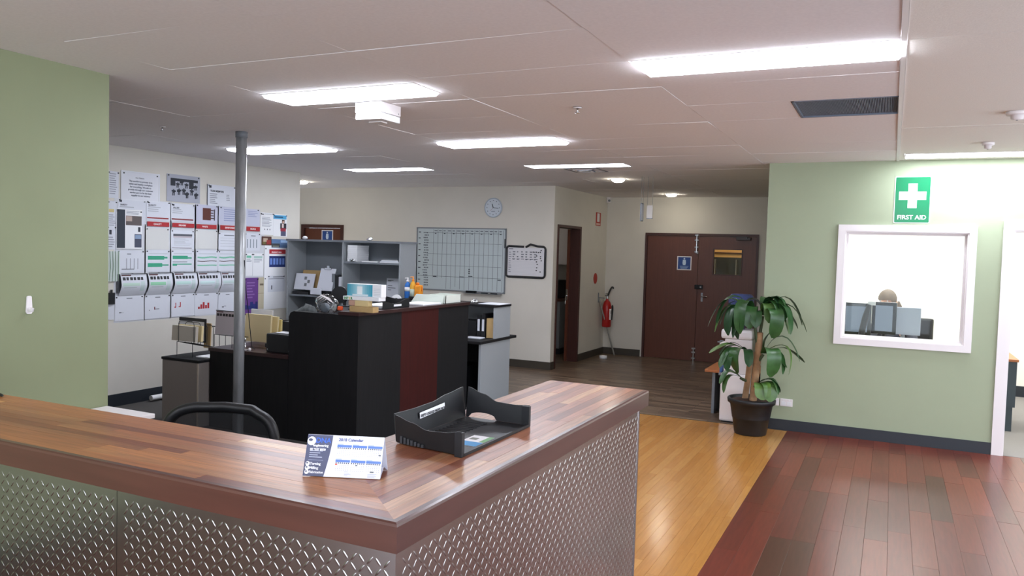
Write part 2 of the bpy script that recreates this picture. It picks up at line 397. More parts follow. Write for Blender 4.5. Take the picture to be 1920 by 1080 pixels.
for i in range(len(XJ)-1):
    for j in range(len(YJ)-1):
        x0, x1, y0, y1 = XJ[i]+.001, XJ[i+1]-.001, YJ[j]+.001, YJ[j+1]-.001
        if x1 < -6.0 and y1 < 3.1: continue
        if x0 > -1.0 and y0 > 8.3: continue
        if x1 < XW-.1 and y1 < 8.0: continue
        if x1 < -8 and y0 > 10.5 or x0 > -1.2 and y0 > 8.4: continue
        if abs(x1) < .01: x1 -= .012
        if abs(x0) < .01: x0 += .012
        pcs = [(x0, x1, y0, y1)]
        for h in HOLES: pcs = [q for r in pcs for q in minus(r, h)]
        for q in pcs:
            m = M['tile2'] if q[0] > -.05 else M['tile']
            bb = B(); dz = [random.uniform(-.0028, .0016) for _ in range(4)]
            if len(pcs) > 1: dz = [0]*4
            vs = [(q[k % 2], q[2+k//2], ZC+dz[k]) for k in range(4)]+[(q[k % 2], q[2+k//2], ZC+.014) for k in range(4)]
            bb.add(vs, [(0, 2, 3, 1), (4, 5, 7, 6), (0, 1, 5, 4), (2, 6, 7, 3), (0, 4, 6, 2), (1, 3, 7, 5)], m)
            bb.done('ceiling_tile', ceiling, loc=((q[0]+q[1])/2, (q[2]+q[3])/2, ZC)); nt += 1
B().box(-.012, .012, -3.2, YR, ZC-.006, ZC+.02, M['white']).done('ceiling_rail', ceiling, 'white exposed ceiling rail')
# plasterboard over the office, corridor edge and the near zone
B().box(XG+T, 3.5, YR+T, 12.0, ZC, ZC+.03, M['office']).box(-4.06, 4.1, -3.2, .67, ZC, ZC+.03, M['tile']).box(-7.1, -4.16, 1.0, 3.1, ZC+.002, ZC+.03, M['tile']).box(3.6, 4.1, .67, YR, ZC, ZC+.03, M['tile2']).done('plasterboard', ceiling)
def light_panel(x0, x1, y0, y1, label, dm):
    o = thing('ceiling_light', ((x0+x1)/2, (y0+y1)/2, ZC), label or 'added unseen white ceiling light panel', 'light', 'ceiling light panels')
    f = .012; bb = B()
    for q in ((x0+.002, x1-.002, y0+.002, y0+f), (x0+.002, x1-.002, y1-f, y1-.002), (x0+.002, x0+f, y0+f, y1-f), (x1-f, x1-.002, y0+f, y1-f)): bb.box(*q, ZC-.004, ZC+.012, M['white'])
    bb.done('frame', o)
    pz_ = ZC-.022 if y1 < 7.6 else ZC-.0045; bb = B(); g_ = .012; q0, q1 = [(x0+f, y0+f), (x1-f, y0+f), (x1-f, y1-f), (x0+f, y1-f)], [(x0+f+g_, y0+f+g_), (x1-f-g_, y0+f+g_), (x1-f-g_, y1-f-g_), (x0+f+g_, y1-f-g_)]
    bb.add([(a, b_, ZC-.004) for a, b_ in q0]+[(a, b_, pz_) for a, b_ in q1], [(7, 6, 5, 4), (0, 1, 5, 4), (1, 2, 6, 5), (2, 3, 7, 6), (3, 0, 4, 7)], dm); bb.done('diffuser', o)
for l in LIGHTS: light_panel(*l, M['panel'])
for x0, y0, lb in ((-.6, 9.0, 'office light panel over the monitors'), (1.3, 9.0, 'office light panel inside the doorway'), (-.6, 10.6, 'office light panel at the rear over the chair'), (1.3, 10.6, 'office light panel in the far rear corner')): light_panel(x0, x0+1.2, y0, y0+.6, lb, M['opanel'])
for px, py, z_, lb in ((1159, 336, ZC, 'round recessed downlight before the corridor'), (1259, 364, ZC, 'round recessed downlight above the double door'), (567, 340, ZC, 'round recessed downlight behind the end of the poster wall')):
    p = P(px, py, 'z', z_)
    o = thing('downlight', p, lb, 'light', 'recessed downlights')
    B().lathe([(.085, -.004), (.105, -.004), (.11, .002), (.085, .002)], p, M['white'], 24).done('trim_ring', o)
    B().lathe([(.001, -.042), (.045, -.038), (.07, -.026), (.083, -.006), (.083, .001), (.001, .001)], p, M['spot'], 24).done('lens', o)
# return-air grille
o = thing('air_grille', ((VENT[0]+VENT[1])/2, (VENT[2]+VENT[3])/2, ZC), 'square dark grey slatted air grille in the ceiling beside the rail', 'vent')
bb = B(); x0, x1, y0, y1 = VENT; x0 += .004; x1 -= .016; y0 += .004; y1 -= .004
for q in ((x0, x1, y0, y0+.014), (x0, x1, y1-.014, y1), (x0, x0+.014, y0, y1), (x1-.014, x1, y0, y1)): bb.box(*q, ZC-.003, ZC+.012, M['grille'])
bb.done('frame', o)
B().box(x0, x1, y0, y1, ZC+.0165, ZC+.02, mat('vent_dark', (104, 112, 126), .8)).done('backing', o)
for k in range(64):
    xx = x0+.018+k*(x1-x0-.04)/63
    B().prism([(xx-.001, ZC+.006), (xx+.002, ZC+.006), (xx+.008, ZC+.016), (xx+.005, ZC+.016)], 'y', y0+.014, y1-.014, M['grille']).done('slat', o)
# low supply diffuser by the far light
o = thing('air_diffuser', (-3.18, 8.52, ZC), 'white stepped air diffuser behind the far ceiling light', 'vent')
for k, (a, z_) in enumerate(((.20, .004), (.14, .012), (.08, .02))):
    bb = B()
    for sx, sy in ((1, 0), (-1, 0), (0, 1), (0, -1)):
        bb.box(-3.18+(sx*a if sx else -a), -3.18+(sx*(a-.02) if sx else a), 8.52+(sy*a if sy else -a), 8.52+(sy*(a-.02) if sy else a), ZC-z_, ZC-z_+.004, M['greypl'] if k == 0 else M['white'])
    bb.done('diffuser_ring', o)
B().box(-3.26, -3.10, 8.44, 8.60, ZC-.016, ZC-.0005, M['greypl']).done('core', o)
# sprinklers and detectors
for px, py, lb in ((1083, 201, 'small white sprinkler head in the middle of the ceiling'), (304, 237, 'small sprinkler head near the poster wall')):
    p = P(px, py, 'z', ZC); o = thing('sprinkler', p, lb, 'sprinkler', 'ceiling sprinklers')
    B().lathe([(.028, -.003), (.022, -.008), (.01, -.008), (.01, -.001), (.028, -.001)], p, M['white'], 16).done('escutcheon', o)
    B().lathe([(.006, -.035), (.006, -.006)], p, M['chrome'], 10).lathe([(.001, -.04), (.016, -.038), (.016, -.035), (.001, -.034)], p, M['chrome'], 12).done('head', o)
for px, py, r_, lb in ((1907, 222, .062, 'round white smoke detector at the edge of the photo'), (1852, 277, .045, 'small white sensor in front of the light above the first aid sign')):
    p = P(px, py, 'z', 2.59); p.z = ZC; o = thing('smoke_detector', p, lb, 'detector')
    B().lathe([(r_, 0), (r_, -.015), (r_*.9, -.022), (r_*.6, -.022), (r_*.55, -.045), (r_*.3, -.05), (.002, -.05)], p, M['white'], 24).done('body', o)
    B().lathe([(.003, -.0525), (.006, -.052), (.006, -.0495), (.003, -.0495)], p, M['greypl'], 8).done('sensor_vent', o)

# ------------------------------------------------------------------ windows and doors
o = thing('window_1', ((wx0+wx1)/2, YR, wz0), 'white framed internal window in the pale green wall', 'window', None, 'structure'); 
bb = B()
for q in ((wx0, hx0, wz0, wz1), (hx1, wx1, wz0, wz1), (hx0, hx1, wz0, hz0), (hx0, hx1, hz1, wz1)): bb.box(q[0], q[1], YR-.022, YR, q[2], q[3], M['white'])
bb.done('window_frame', o)
bb = B(); t2 = .012
for q in ((hx0, hx0+t2, hz0, hz1), (hx1-t2, hx1, hz0, hz1), (hx0+t2, hx1-t2, hz0, hz0+t2), (hx0+t2, hx1-t2, hz1-t2, hz1)): bb.box(q[0], q[1], YR-.01, YR+T+.01, q[2], q[3], M['white'])
t3 = .03
for q in ((hx0+t2, hx0+t3, hz0+t2, hz1-t2), (hx1-t3, hx1-t2, hz0+t2, hz1-t2), (hx0+t3, hx1-t3, hz0+t2, hz0+t3), (hx0+t3, hx1-t3, hz1-t3, hz1-t2)): bb.box(q[0], q[1], YR+.05, YR+.075, q[2], q[3], M['white'])
bb.done('reveal', o)
B().box(hx0+t3-.005, hx1-t3+.005, YR+.06, YR+.065, hz0+t3-.005, hz1-t3+.005, M['pane']).done('pane', o)
# doorway frame at the right
o = thing('door_1', (dx0, YR, 0), 'white frame of the open doorway at the right edge', 'door', None, 'structure')
bb = B(); bb.box(dx0-.08, dx0, YR-.02, YR, 0, dz1+.08, M['white']); bb.box(dx1, dx1+.105, YR-.02, YR, 0, dz1+.08, M['white']); bb.box(dx0, dx1, YR-.02, YR, dz1, dz1+.08, M['white']); bb.done('architrave', o)
bb = B(); bb.box(dx0, dx0+.015, YR-.01, YR+T+.01, 0, dz1, M['white']); bb.box(dx1-.015, dx1, YR-.01, YR+T+.01, 0, dz1, M['white']); bb.box(dx0+.015, dx1-.015, YR-.01, YR+T+.01, dz1-.015, dz1, M['white']); bb.done('jamb', o)
# double door
o = thing('door_2', ((DX0+DX1)/2, YF, 0), 'brown timber double door at the end of the corridor', 'door', None, 'structure')
bb = B(); f = .035
bb.box(DX0, DX0+f, YF-.02, YF+T, 0, DZ, M['doord']); bb.box(DX1-f, DX1, YF-.02, YF+T, 0, DZ, M['doord']); bb.box(DX0+f, DX1-f, YF-.02, YF+T, DZ-f, DZ, M['doord']); bb.done('door_frame', o)
xm = P(1306, 560, 'y', YF).x
B().box(DX0+f+.003, xm-.003, YF+.002, YF+.042, .006, DZ-f-.003, M['door']).done('door_leaf', o, 'left leaf with a blue notice')
vx0, vz1 = P(1339, 468, 'y', YF).x, P(1339, 468, 'y', YF).z; vx1, vz0 = P(1389, 516, 'y', YF).x, P(1389, 516, 'y', YF).z
bb = B(); xa, xb = xm+.003, DX1-f-.003; za, zb = .006, DZ-f-.003
for q in ((xa, vx0, za, zb), (vx1, xb, za, zb), (vx0, vx1, za, vz0), (vx0, vx1, vz1, zb)): bb.box(q[0], q[1], YF+.002, YF+.042, q[2], q[3], M['door'])
lf = bb.done('door_leaf', o, 'right leaf with a small glazed vision panel')
bb = B()
for q in ((vx0-.015, vx0, vz0-.015, vz1+.015), (vx1, vx1+.015, vz0-.015, vz1+.015), (vx0, vx1, vz0-.015, vz0), (vx0, vx1, vz1, vz1+.015)): bb.box(q[0], q[1], YF-.006, YF+.002, q[2], q[3], M['doord'])
bb.done('vision_frame', lf)
B().box(vx0, vx1, YF+.018, YF+.022, vz0, vz1, M['pane']).done('pane', lf)
def bolt(px0, py0, px1, py1):
    a = P(px0, py0, 'y', YF-.012); c = P(px1, py1, 'y', YF-.012); bb = B(); c.x = a.x
    bb.tube([a, c], .013, M['chrome'], 10)
    for t in (.03, .3, .7, .95):
        p = a.lerp(c, t); bb.box(p.x-.03, p.x+.03, YF-.022, YF+.003, p.z-.012, p.z+.012, M['chrome'])
    bb.box(c.x-.01, c.x+.035, YF-.03, YF-.012, c.z-.012, c.z+.004, M['chrome'])
    bb.done('barrel_bolt', o, 'chrome sliding bolt')
bolt(1307, 440, 1306, 474); bolt(1299, 680, 1299, 652)
p = P(1311, 538, 'y', YF); bb = B(); bb.cbox(p.x-.07, p.x+.06, YF-.035, YF+.002, p.z-.035, p.z+.035, M['blackgl'], .006); bb.done('rim_lock', o)
B().disc((p.x+.03, YF-.036, p.z), .014, (0, -1, 0), .012, M['chrome'], 14).done('lock_cylinder', o)
p = P(1316, 556, 'y', YF); bb = B(); bb.box(p.x-.016, p.x+.016, YF-.008, YF+.002, p.z-.08, p.z+.06, M['chrome']); bb.tube([(p.x, YF-.008, p.z), (p.x, YF-.05, p.z), (p.x+.09, YF-.055, p.z)], .008, M['chrome'], 8); bb.done('lever_handle', o)
p = P(1395, 448, 'y', YF); bb = B(); bb.cbox(p.x-.11, p.x+.11, YF-.06, YF+.002, p.z-.025, p.z+.025, mat('closer_grey', (60, 50, 50), .4), .006)
bb.box(p.x-.2, p.x+.06, YF-.075, YF-.065, p.z+.02, p.z+.032, mat('closer_grey', (60, 50, 50), .4)); bb.tube([(p.x+.05, YF-.07, p.z+.02), (p.x+.05, YF-.07, p.z)], .01, M['greypl'], 8); bb.done('door_closer', o)
# what the vision panel looks into: a factory bay with pale roof boards and dark machinery
b = B(); b.box(-4.2, -.9, 15.6, 15.7, 1.68, 3.0, M['warm']); b.box(-4.2, -.9, 15.55, 15.6, 1.755, 1.775, M['doord']); b.box(-4.2, -.9, 15.6, 15.7, 0, 1.68, mat('bay_dark', (56, 62, 64), .8))
b.box(-4.3, -4.2, YF+T, 15.7, 0, 3.0, M['cream']); b.box(-.9, -.8, YF+T, 15.7, 0, 3.0, M['cream']); b.box(-4.3, -.8, YF+T, 15.7, 3.0, 3.05, M['warm']); b.box(-4.2, -.9, YF+T, 15.6, -.05, 0, M['basev']); struct('wall_bay', b)
bl = thing('bay_fill_light', (-2.3, 14.2, 2.97), 'added warm lamp, unseen, lighting the bay beyond the double door', 'light'); B().box(-3.2, -1.4, 14.0, 14.4, 2.97, 2.99, emit('bay_fill_lamp', (255, 214, 150), 3.5)).done('diffuser', bl); B().box(-3.22, -1.38, 13.98, 14.42, 2.9901, 2.9995, M['white']).done('housing', bl)  # unseen warm lamp added to brighten the bay behind the vision panel
bb = B()
for k in range(7): bb.box(-3.9+k*.4, -3.88+k*.4, 15.5, 15.58, 0, 1.64, mat('bay_post', (120, 126, 128), .8))
struct('trim_1', bb)
# door behind the hutch
o = thing('door_3', (-8.48, YN, 0), 'brown door behind the big grey hutch shelf', 'door', None, 'structure')
bb = B(); bb.box(-8.92, -8.86, YN-.015, YN+T, 0, 2.03, M['doord']); bb.box(-8.11, -8.05, YN-.015, YN+T, 0, 2.03, M['doord']); bb.box(-8.86, -8.11, YN-.015, YN+T, 1.975, 2.03, M['doord']); bb.done('door_frame', o)
B().box(-8.857, -8.113, YN+.02, YN+.06, .006, 1.972, M['door']).done('door_leaf', o)
# kitchen doorway
o = thing('door_4', (XC, (KY0+KY1)/2, 0), 'brown framed kitchen doorway in the corridor wall', 'door', None, 'structure')
bb = B(); bb.box(XC-T-.02, XC+.015, KY0-.04, KY0, 0, KZ, M['doord']); bb.box(XC-T-.02, XC+.015, KY1-.03, KY1+.03, 0, KZ, M['doord']); bb.box(XC-T-.02, XC+.015, KY0-.04, KY1+.03, KZ, KZ+.04, M['doord']); bb.done('door_frame', o)
lf = B().box(XC-T-.06, XC-T-.02, KY1-.07, KY1-.03, .006, KZ-.004, M['door']).done('door_leaf', o)
bb = B(); bb.box(XC-T-.055, XC-T-.03, KY1-.078, KY1-.07, .95, 1.12, M['chrome']); bb.tube([(XC-T-.042, KY1-.078, 1.02), (XC-T-.042, KY1-.12, 1.02), (XC-T-.042, KY1-.125, .9)], .007, M['chrome'], 8); bb.done('lever_handle', lf)
bb = B(); bb.cbox(-6.0, -4.9, 12.1, YF-.002, .1, .88, M['greylam']); bb.box(-6.0, -4.9, 12.16, YF-.002, 0, .1, M['base'])
k_ = bb.done('kitchen_cupboard', None, 'grey kitchen base cupboard seen through the brown doorway', 'cupboard')
B().box(-6.02, -4.88, 12.06, YF-.002, .88, .92, M['edge']).done('benchtop', k_)
o = B().box(-5.6, -4.86, 12.4, YF-.002, 1.48, 2.2, M['white']).done('wall_cupboard', None, 'white overhead cupboard inside the dark kitchen', 'cupboard'); B().box(-5.58, -5.24, 12.385, 12.4, 1.49, 2.19, M['white']).done('cupboard_door', o); B().box(-5.22, -4.88, 12.385, 12.4, 1.49, 2.19, M['white']).done('cupboard_door', o)
bb = B(); bb.cbox(-5.5, -5.02, 12.3, 12.7, .921, 1.22, M['black'], .01); o = bb.done('microwave', None, 'black microwave on the kitchen bench', 'microwave'); B().box(-5.47, -5.15, 12.292, 12.3, .95, 1.19, M['blackgl']).done('microwave_door', o)


kl = thing('kitchen_fill_light', (-5.4, 11.4, ZC), 'small added kitchen ceiling light, unseen behind the doorway', 'light'); B().box(-5.6, -5.2, 11.3, 11.5, ZC-.02, ZC-.005, emit('kitchen_fill_lamp', (255, 248, 235), 3.0)).done('diffuser', kl); B().box(-5.61, -5.19, 11.29, 11.51, ZC-.0049, ZC-.0035, M['white']).done('housing', kl)  # out-of-view lamp added to lift the cupboards inside the doorway

# ------------------------------------------------------------------ reception counter
CZ, CT = 1.10, .067
ox, oy = -.942, 1.427          # outer corner of the top
ix, iy = -1.413, 1.862         # inner corner
ex0 = XL+.006; ey1 = 3.40
ct = thing('reception_counter', ((ox+ex0)/2, (oy+ey1)/2, 0), 'L-shaped reception counter with laminated timber top and chequer plate front', 'counter')
def clip(poly, a, n):
    """keep the part of poly where (p-a).n >= 0"""
    out = []
    for i, p in enumerate(poly):
        q = poly[(i+1) % len(poly)]; dp = (p[0]-a[0])*n[0]+(p[1]-a[1])*n[1]; dq = (q[0]-a[0])*n[0]+(q[1]-a[1])*n[1]
        if dp >= 0: out.append(p)
        if dp*dq < 0:
            t = dp/(dp-dq); out.append((p[0]+(q[0]-p[0])*t, p[1]+(q[1]-p[1])*t))
    return out
EB = .022
md = (ix-ox, iy-oy); mn = (-md[1], md[0])      # mitre line direction and normal
ns = 11; rs = random.Random(3)
stx = M['stave']
sty = bpy.data.materials.new('counter_stave_side')
# the same timber with the grain turned for the right-hand run
MATS.pop('counter_stave_y', None)
sty = mat('counter_stave_y', (150, 98, 70), .34, noise=.26, scale=5, stretch=(26, 1.2, 26), coat=.15,
    rnd=[(108, 58, 42), (144, 88, 62), (170, 114, 80), (128, 74, 54), (190, 142, 100), (116, 64, 48), (156, 98, 70), (98, 54, 40)], bump=.03)
wy = (iy-oy-EB)/ns; wxx = (ox-EB-ix)/ns
for i in range(ns):
    y0 = oy+EB+i*wy; y1 = y0+wy; x = ex0
    while x < ox:
        xe = x+rs.uniform(.5, 1.3); 
        if ox-xe < .3: xe = ox
        poly = clip([(x+.0003, y0+.0003), (xe-.0003, y0+.0003), (xe-.0003, y1-.0003), (x+.0003, y1-.0003)], (ox, oy), (-.68, -.733) if False else (mn if (mn[0]*(-3-ox)+mn[1]*(1.6-oy)) > 0 else (-mn[0], -mn[1])))
        if len(poly) > 2:
            cx = sum(p[0] for p in poly)/len(poly); cy = sum(p[1] for p in poly)/len(poly)
            B().prism(poly, 'z', CZ-.03, CZ-rs.uniform(0, .0003), stx).done('stave', ct, loc=(cx, cy, CZ))
        x = xe
for i in range(ns):
    x1 = ox-EB-i*wxx; x0 = x1-wxx; y = oy-.2*rs.random()
    while y < ey1:
        ye = min(y+rs.uniform(.4, 1.1), ey1)
        if ey1-ye < .2: ye = ey1
        yy0 = max(y, oy)
        poly = clip([(x0+.0003, yy0+.0003), (x1-.0003, yy0+.0003), (x1-.0003, ye-.0003), (x0+.0003, ye-.0003)], (ox, oy), (mn if (mn[0]*(-1.2-ox)+mn[1]*(3-oy)) > 0 else (-mn[0], -mn[1])))
        if len(poly) > 2:
            cx = sum(p[0] for p in poly)/len(poly); cy = sum(p[1] for p in poly)/len(poly)
            B().prism(poly, 'z', CZ-.03, CZ-rs.uniform(0, .0003), sty).done('stave', ct, loc=(cx, cy, CZ))
        y = ye
def rim(poly_out, z0, z1, m, name, lab=None):
    bb = B(); n = len(poly_out)
    bb.prism(poly_out, 'z', z0, z1, m); return bb.done(name, ct, lab)
g = .004
def lipped(a, b_, nrm, m, name):
    """edge board from a to b_ with an eased top arris; nrm points outwards"""
    a = Vector(a); b_ = Vector(b_); nrm = Vector(nrm); d = (b_-a).normalized()
    prof = [(-EB, CZ-CT), (0, CZ-CT), (0, CZ-.008), (-.0025, CZ-.0025), (-.008, CZ+.0002), (-EB, CZ+.0002)]
    vs = []
    for e, s in ((a, 1), (b_, -1)):
        for o_, z_ in prof:
            q = e+nrm*o_; vs.append((q.x, q.y, z_))
    # mitre the end that meets the corner
    n = len(prof); bb = B()
    for k in range(2*n):
        v = Vector(vs[k]); near = (v.xy-Vector((ox, oy))).length < .05
        if near:
            off = prof[k % n][0]
            v = Vector((ox+off, oy-off, v.z)); vs[k] = tuple(v)
    bb.add(vs, [list(range(n)), list(range(n, 2*n))[::-1]]+[[i, n+i, n+(i+1) % n, (i+1) % n] for i in range(n)], m)
    return bb.done(name, ct)
lipped((ex0, oy, 0), (ox, oy, 0), (0, -1, 0), M['edge'], 'edge_board')
lipped((ox, oy, 0), (ox, ey1, 0), (1, 0, 0), M['edge2'], 'edge_board')
bb = B(); bb.prism([(ex0, oy+EB), (ox-EB, oy+EB), (ox-EB, ey1), (ix, ey1), (ix, iy), (ex0, iy)], 'z', CZ-CT, CZ-.0302, M['edge']); bb.done('top_core', ct)
mx0, my0, mye = ox-.012, oy+.014, 3.30           # faces of the metal cladding
bb = B(); bb.box(ex0, mx0-.004, my0+.004, iy-.06, .0, CZ-CT, M['black']); bb.box(ix+.06, mx0-.004, iy-.06, mye-.004, 0, CZ-CT, M['black']); bb.done('carcass', ct)
xs = [ex0, -1.843-1.2, -1.843, mx0]
def lugs(bb, o3, u, v, n, U, V, m, a=.0225):
    """raised five-bar style tread lugs on the rectangle U x V: alternating diagonals on a checker grid"""
    o3 = Vector(o3); u = Vector(u); v = Vector(v); n = Vector(n); L_, W_, H_ = .0132, .0029, .0012
    shp = [(-L_, 0, 0), (-L_*.45, -W_, 0), (L_*.45, -W_, 0), (L_, 0, 0), (L_*.45, W_, 0), (-L_*.45, W_, 0), (-L_*.5, 0, H_), (L_*.5, 0, H_)]
    fs = [(0, 1, 6), (1, 2, 7, 6), (2, 3, 7), (3, 4, 7), (4, 5, 6, 7), (5, 0, 6)]
    vs = []; ff = []
    for j in range(int(V/a)):
        for i in range(int(U/a)):
            s = 1 if (i+j) % 2 else -1; c = .6428; q = .766*s
            cx = (i+.5)*a; cy = (j+.5)*a; k = len(vs)
            if cx+.012 > U or cy+.012 > V or cx < .012 or cy < .012: continue
            for x, y, z in shp: vs.append(o3+u*(cx+x*c-y*q)+v*(cy+x*q+y*c)+n*z)
            ff += [[k+t for t in f] for f in fs]
    bb.add(vs, ff, m, True)
for k in range(3):
    a, c = xs[k]+.0008, xs[k+1]-.0008
    pn = B().box(a, c, my0, my0+.003, .02, CZ-CT-.001, M['alu']).done('tread_plate', ct, loc=((a+c)/2, my0, .5))
    bb = B(); lugs(bb, (a, my0, .02), (1, 0, 0), (0, 0, 1), (0, -1, 0), c-a, CZ-CT-.025, M['alu']); bb.done('tread_lugs', pn, kind='stuff')
pn = B().box(mx0-.003, mx0, my0+.004, mye, .02, CZ-CT-.001, M['alu']).done('tread_plate', ct, loc=(mx0, 2.4, .5))
bb = B(); lugs(bb, (mx0, my0+.004, .02), (0, 1, 0), (0, 0, 1), (1, 0, 0), mye-my0-.004, CZ-CT-.025, M['alu']); bb.done('tread_lugs', pn, kind='stuff')
bb = B(); bb.box(mx0-.004, mx0+.0025, my0-.0025, my0+.003, .0, CZ-CT-.0005, M['alu']); bb.done('corner_angle', ct)
bb = B(); bb.box(mx0-.02, mx0+.003, mye, mye+.003, .0, CZ-CT-.0005, M['alu']); bb.box(mx0, mx0+.003, mye-.012, mye, 0, CZ-CT-.0005, M['alu']); bb.done('corner_angle', ct)
bb = B(); bb.box(ex0, mx0-.01, my0+.01, my0+.02, 0, .02, M['base']); bb.box(mx0-.02, mx0-.01, my0+.02, mye-.01, 0, .02, M['base']); bb.done('plinth', ct)
# low white return desk behind the counter
o = thing('return_desk', (-3.85, 2.5, 0), 'white topped low desk behind the counter by the green wall', 'desk')
B().cbox(XL+.006, -3.66, 1.93, 3.10, .71, .735, M['white'], .004).done('desk_top', o)
B().box(XL+.014, XL+.04, 1.97, 3.06, 0, .71, M['greylam']).done('leg', o); B().box(-3.72, -3.695, 1.97, 3.06, 0, .71, M['greylam']).done('leg', o)

# letter tray -------------------------------------------------------
tr = thing('letter_tray', (-1.21, 2.21, CZ), 'black plastic letter tray with wavy sides on the counter', 'tray')
FL, FR, BL = Vector((-1.092, 1.985)), Vector((-1.094, 2.445)), Vector((-1.340, 2.020)); BR = BL+(FR-FL)*.95
def H(px, py, q): # height of a point above the counter at plan position q
    p = P(px, py, 'x', q.x); return max(.02, p.z-CZ)
def wavy(a, b_, hs, t, out, skip=None):
    """wall strip from a to b_ with heights hs, leaning outwards"""
    a = Vector((a.x, a.y)); b_ = Vector((b_.x, b_.y)); n = 24; vs = []; out = Vector(out)
    for i in range(n+1):
        s = i/n; k = s*(len(hs)-1); j = min(int(k), len(hs)-2); f = k-j; f = f*f*(3-2*f)
        h = hs[j]*(1-f)+hs[j+1]*f; p = a.lerp(b_, s)
        lo = .004
        if skip and skip[0] < s < skip[1]: lo = skip[2]*math.sin(math.pi*(s-skip[0])/(skip[1]-skip[0]))**.35+.004
        lean = .12
        for z_, q in ((lo, 0), (h, 0), (h, t), (lo, t)):
            pp = p+out*(z_*lean+q); vs.append((pp.x, pp.y, CZ+.002+z_))
    fs = []
    for i in range(n):
        for k in range(4): fs.append([i*4+k, i*4+(k+1) % 4, (i+1)*4+(k+1) % 4, (i+1)*4+k])
    fs += [[0, 1, 2, 3], [n*4+3, n*4+2, n*4+1, n*4]]
    return vs, fs
tb = M['black']
B().add(*wavy(BL, FL, [.088, .074, .058, .062, .073], .004, (0, -1)), tb).done('side_wall', tr)
B().add(*wavy(BL, BR, [.088, .086, .088, .100, .108], .004, (-1, 0)), tb).done('back_wall', tr)
B().add(*wavy(BR, FR, [.108, .09, .068, .066, .07], .004, (0, 1), (.05, .5, .02)), tb).done('side_wall', tr)
bb = B(); bb.prism([(FL.x, FL.y), (FR.x, FR.y), (BR.x, BR.y), (BL.x, BL.y)], 'z', CZ+.003, CZ+.006, tb)
bb.done('base', tr)
for k in range(9):
    s = .1+k*.055; a = BL.lerp(BR, .35+k*.055); q = Vector((a.x+.02, a.y))
    bb = B(); bb.tube([(a.x+.03, a.y, CZ+.007), (a.x+.07, a.y+.006, CZ+.0085), (a.x+.12, a.y+.02, CZ+.0075)], .0035, M['greypl'] if False else tb, 6); bb.done('rib', tr)
bb = B(); bb.box(FL.x-.02, FL.x+.004, FL.y-.012, FL.y+.004, CZ+.001, CZ+.072, tb); bb.done('corner_post', tr); bb = B(); bb.box(FR.x-.024, FR.x+.004, FR.y-.002, FR.y+.012, CZ+.001, CZ+.07, tb); bb.done('corner_post', tr)
bb = B(); bb.box(FL.x-.004, FL.x+.004, FL.y, FR.y, CZ+.001, CZ+.010, tb); bb.done('front_lip', tr)
for k in range(7): 
    q = BL.lerp(FL, .08+.055*k); bb = B(); bb.box(q.x, q.x+.008, q.y-.012, q.y-.003, CZ+.006, CZ+.012+.016*(1-k/7), mat('slot_grey', (58, 60, 64), .6)); bb.done('slot', tr)
# printed label strip on the back wall
la = BL.lerp(BR, .30); lb = BL.lerp(BR, .66); zl = CZ+.052
ltag = B().add([(la.x-.0005, la.y, zl), (lb.x-.0005, lb.y, zl+.008), (lb.x-.0025, lb.y, zl+.027), (la.x-.0025, la.y, zl+.019)], [(0, 1, 2, 3)], M['paper2']).done('label_strip', tr)
text('DEPT LOGGED PAPER WORK', .0118, (la.x+.0014, la.y+.004, zl+.0048), (0, lb.y-la.y, .008), (-.12, 0, 1), ink(40, 40, 44), ltag, bold=.0002)
cq = FL.lerp(FR, .32)
cb = B(); cb.prism([(cq.x-.085, cq.y-.045), (cq.x-.012, cq.y-.045), (cq.x-.012, cq.y+.085), (cq.x-.085, cq.y+.085)], 'z', CZ+.0062, CZ+.0072, M['paper2']); crd = cb.done('business_card', None, 'small blue and green printed card lying in the black letter tray', 'card')
cb = B(); cb.box(cq.x-.085, cq.x-.012, cq.y-.045, cq.y+.005, CZ+.0072, CZ+.0075, ink(70, 150, 205)); cb.box(cq.x-.03, cq.x-.012, cq.y+.01, cq.y+.085, CZ+.0072, CZ+.0075, ink(120, 170, 120)); cb.box(cq.x-.075, cq.x-.05, cq.y+.03, cq.y+.055, CZ+.0072, CZ+.0075, ink(120, 120, 110)); cb.done('print', crd)

# tent desk calendar -------------------------------------------------
cl = Vector((-1.352, 1.603, CZ)); cr = Vector((-1.163, 1.678, CZ)); du = (cr-cl).normalized(); dn = Vector((-du.y, du.x, 0)); W_ = (cr-cl).length
cal = thing('desk_calendar', (cl+cr)/2, 'white and navy tent calendar standing on the counter', 'calendar')
ht, dp = .098, .088
def cp(u, v, off=0.):   # point on the front face, u along, v up the slope
    return cl+du*u+dn*(v*dp*.48)+Vector((0, 0, .0015+v*ht))-(dn*ht-Vector((0, 0, dp*.48))).normalized()*off
cm = mat('calendar_card', (226, 228, 240), .35)
bb = B()
f0 = [cp(0, 0), cp(W_, 0), cp(W_, 1), cp(0, 1)]; b0 = [q+dn*.0016 for q in f0]
bb.add(f0+b0, [(0, 1, 2, 3), (7, 6, 5, 4), (0, 4, 5, 1), (1, 5, 6, 2), (2, 6, 7, 3), (3, 7, 4, 0)], cm); bb.done('front_panel', cal)
t0 = [cl+dn*dp+Vector((0, 0, .0015)), cr+dn*dp+Vector((0, 0, .0015)), cp(W_, 1)+dn*.002, cp(0, 1)+dn*.002]; t1 = [q+dn*.0016 for q in t0]
bb = B(); bb.add(t0+t1, [(0, 1, 2, 3), (7, 6, 5, 4), (0, 4, 5, 1), (1, 5, 6, 2), (2, 6, 7, 3), (3, 7, 4, 0)], cm); bb.done('back_panel', cal)
bb = B(); m_ = cl.lerp(cr, .5); 
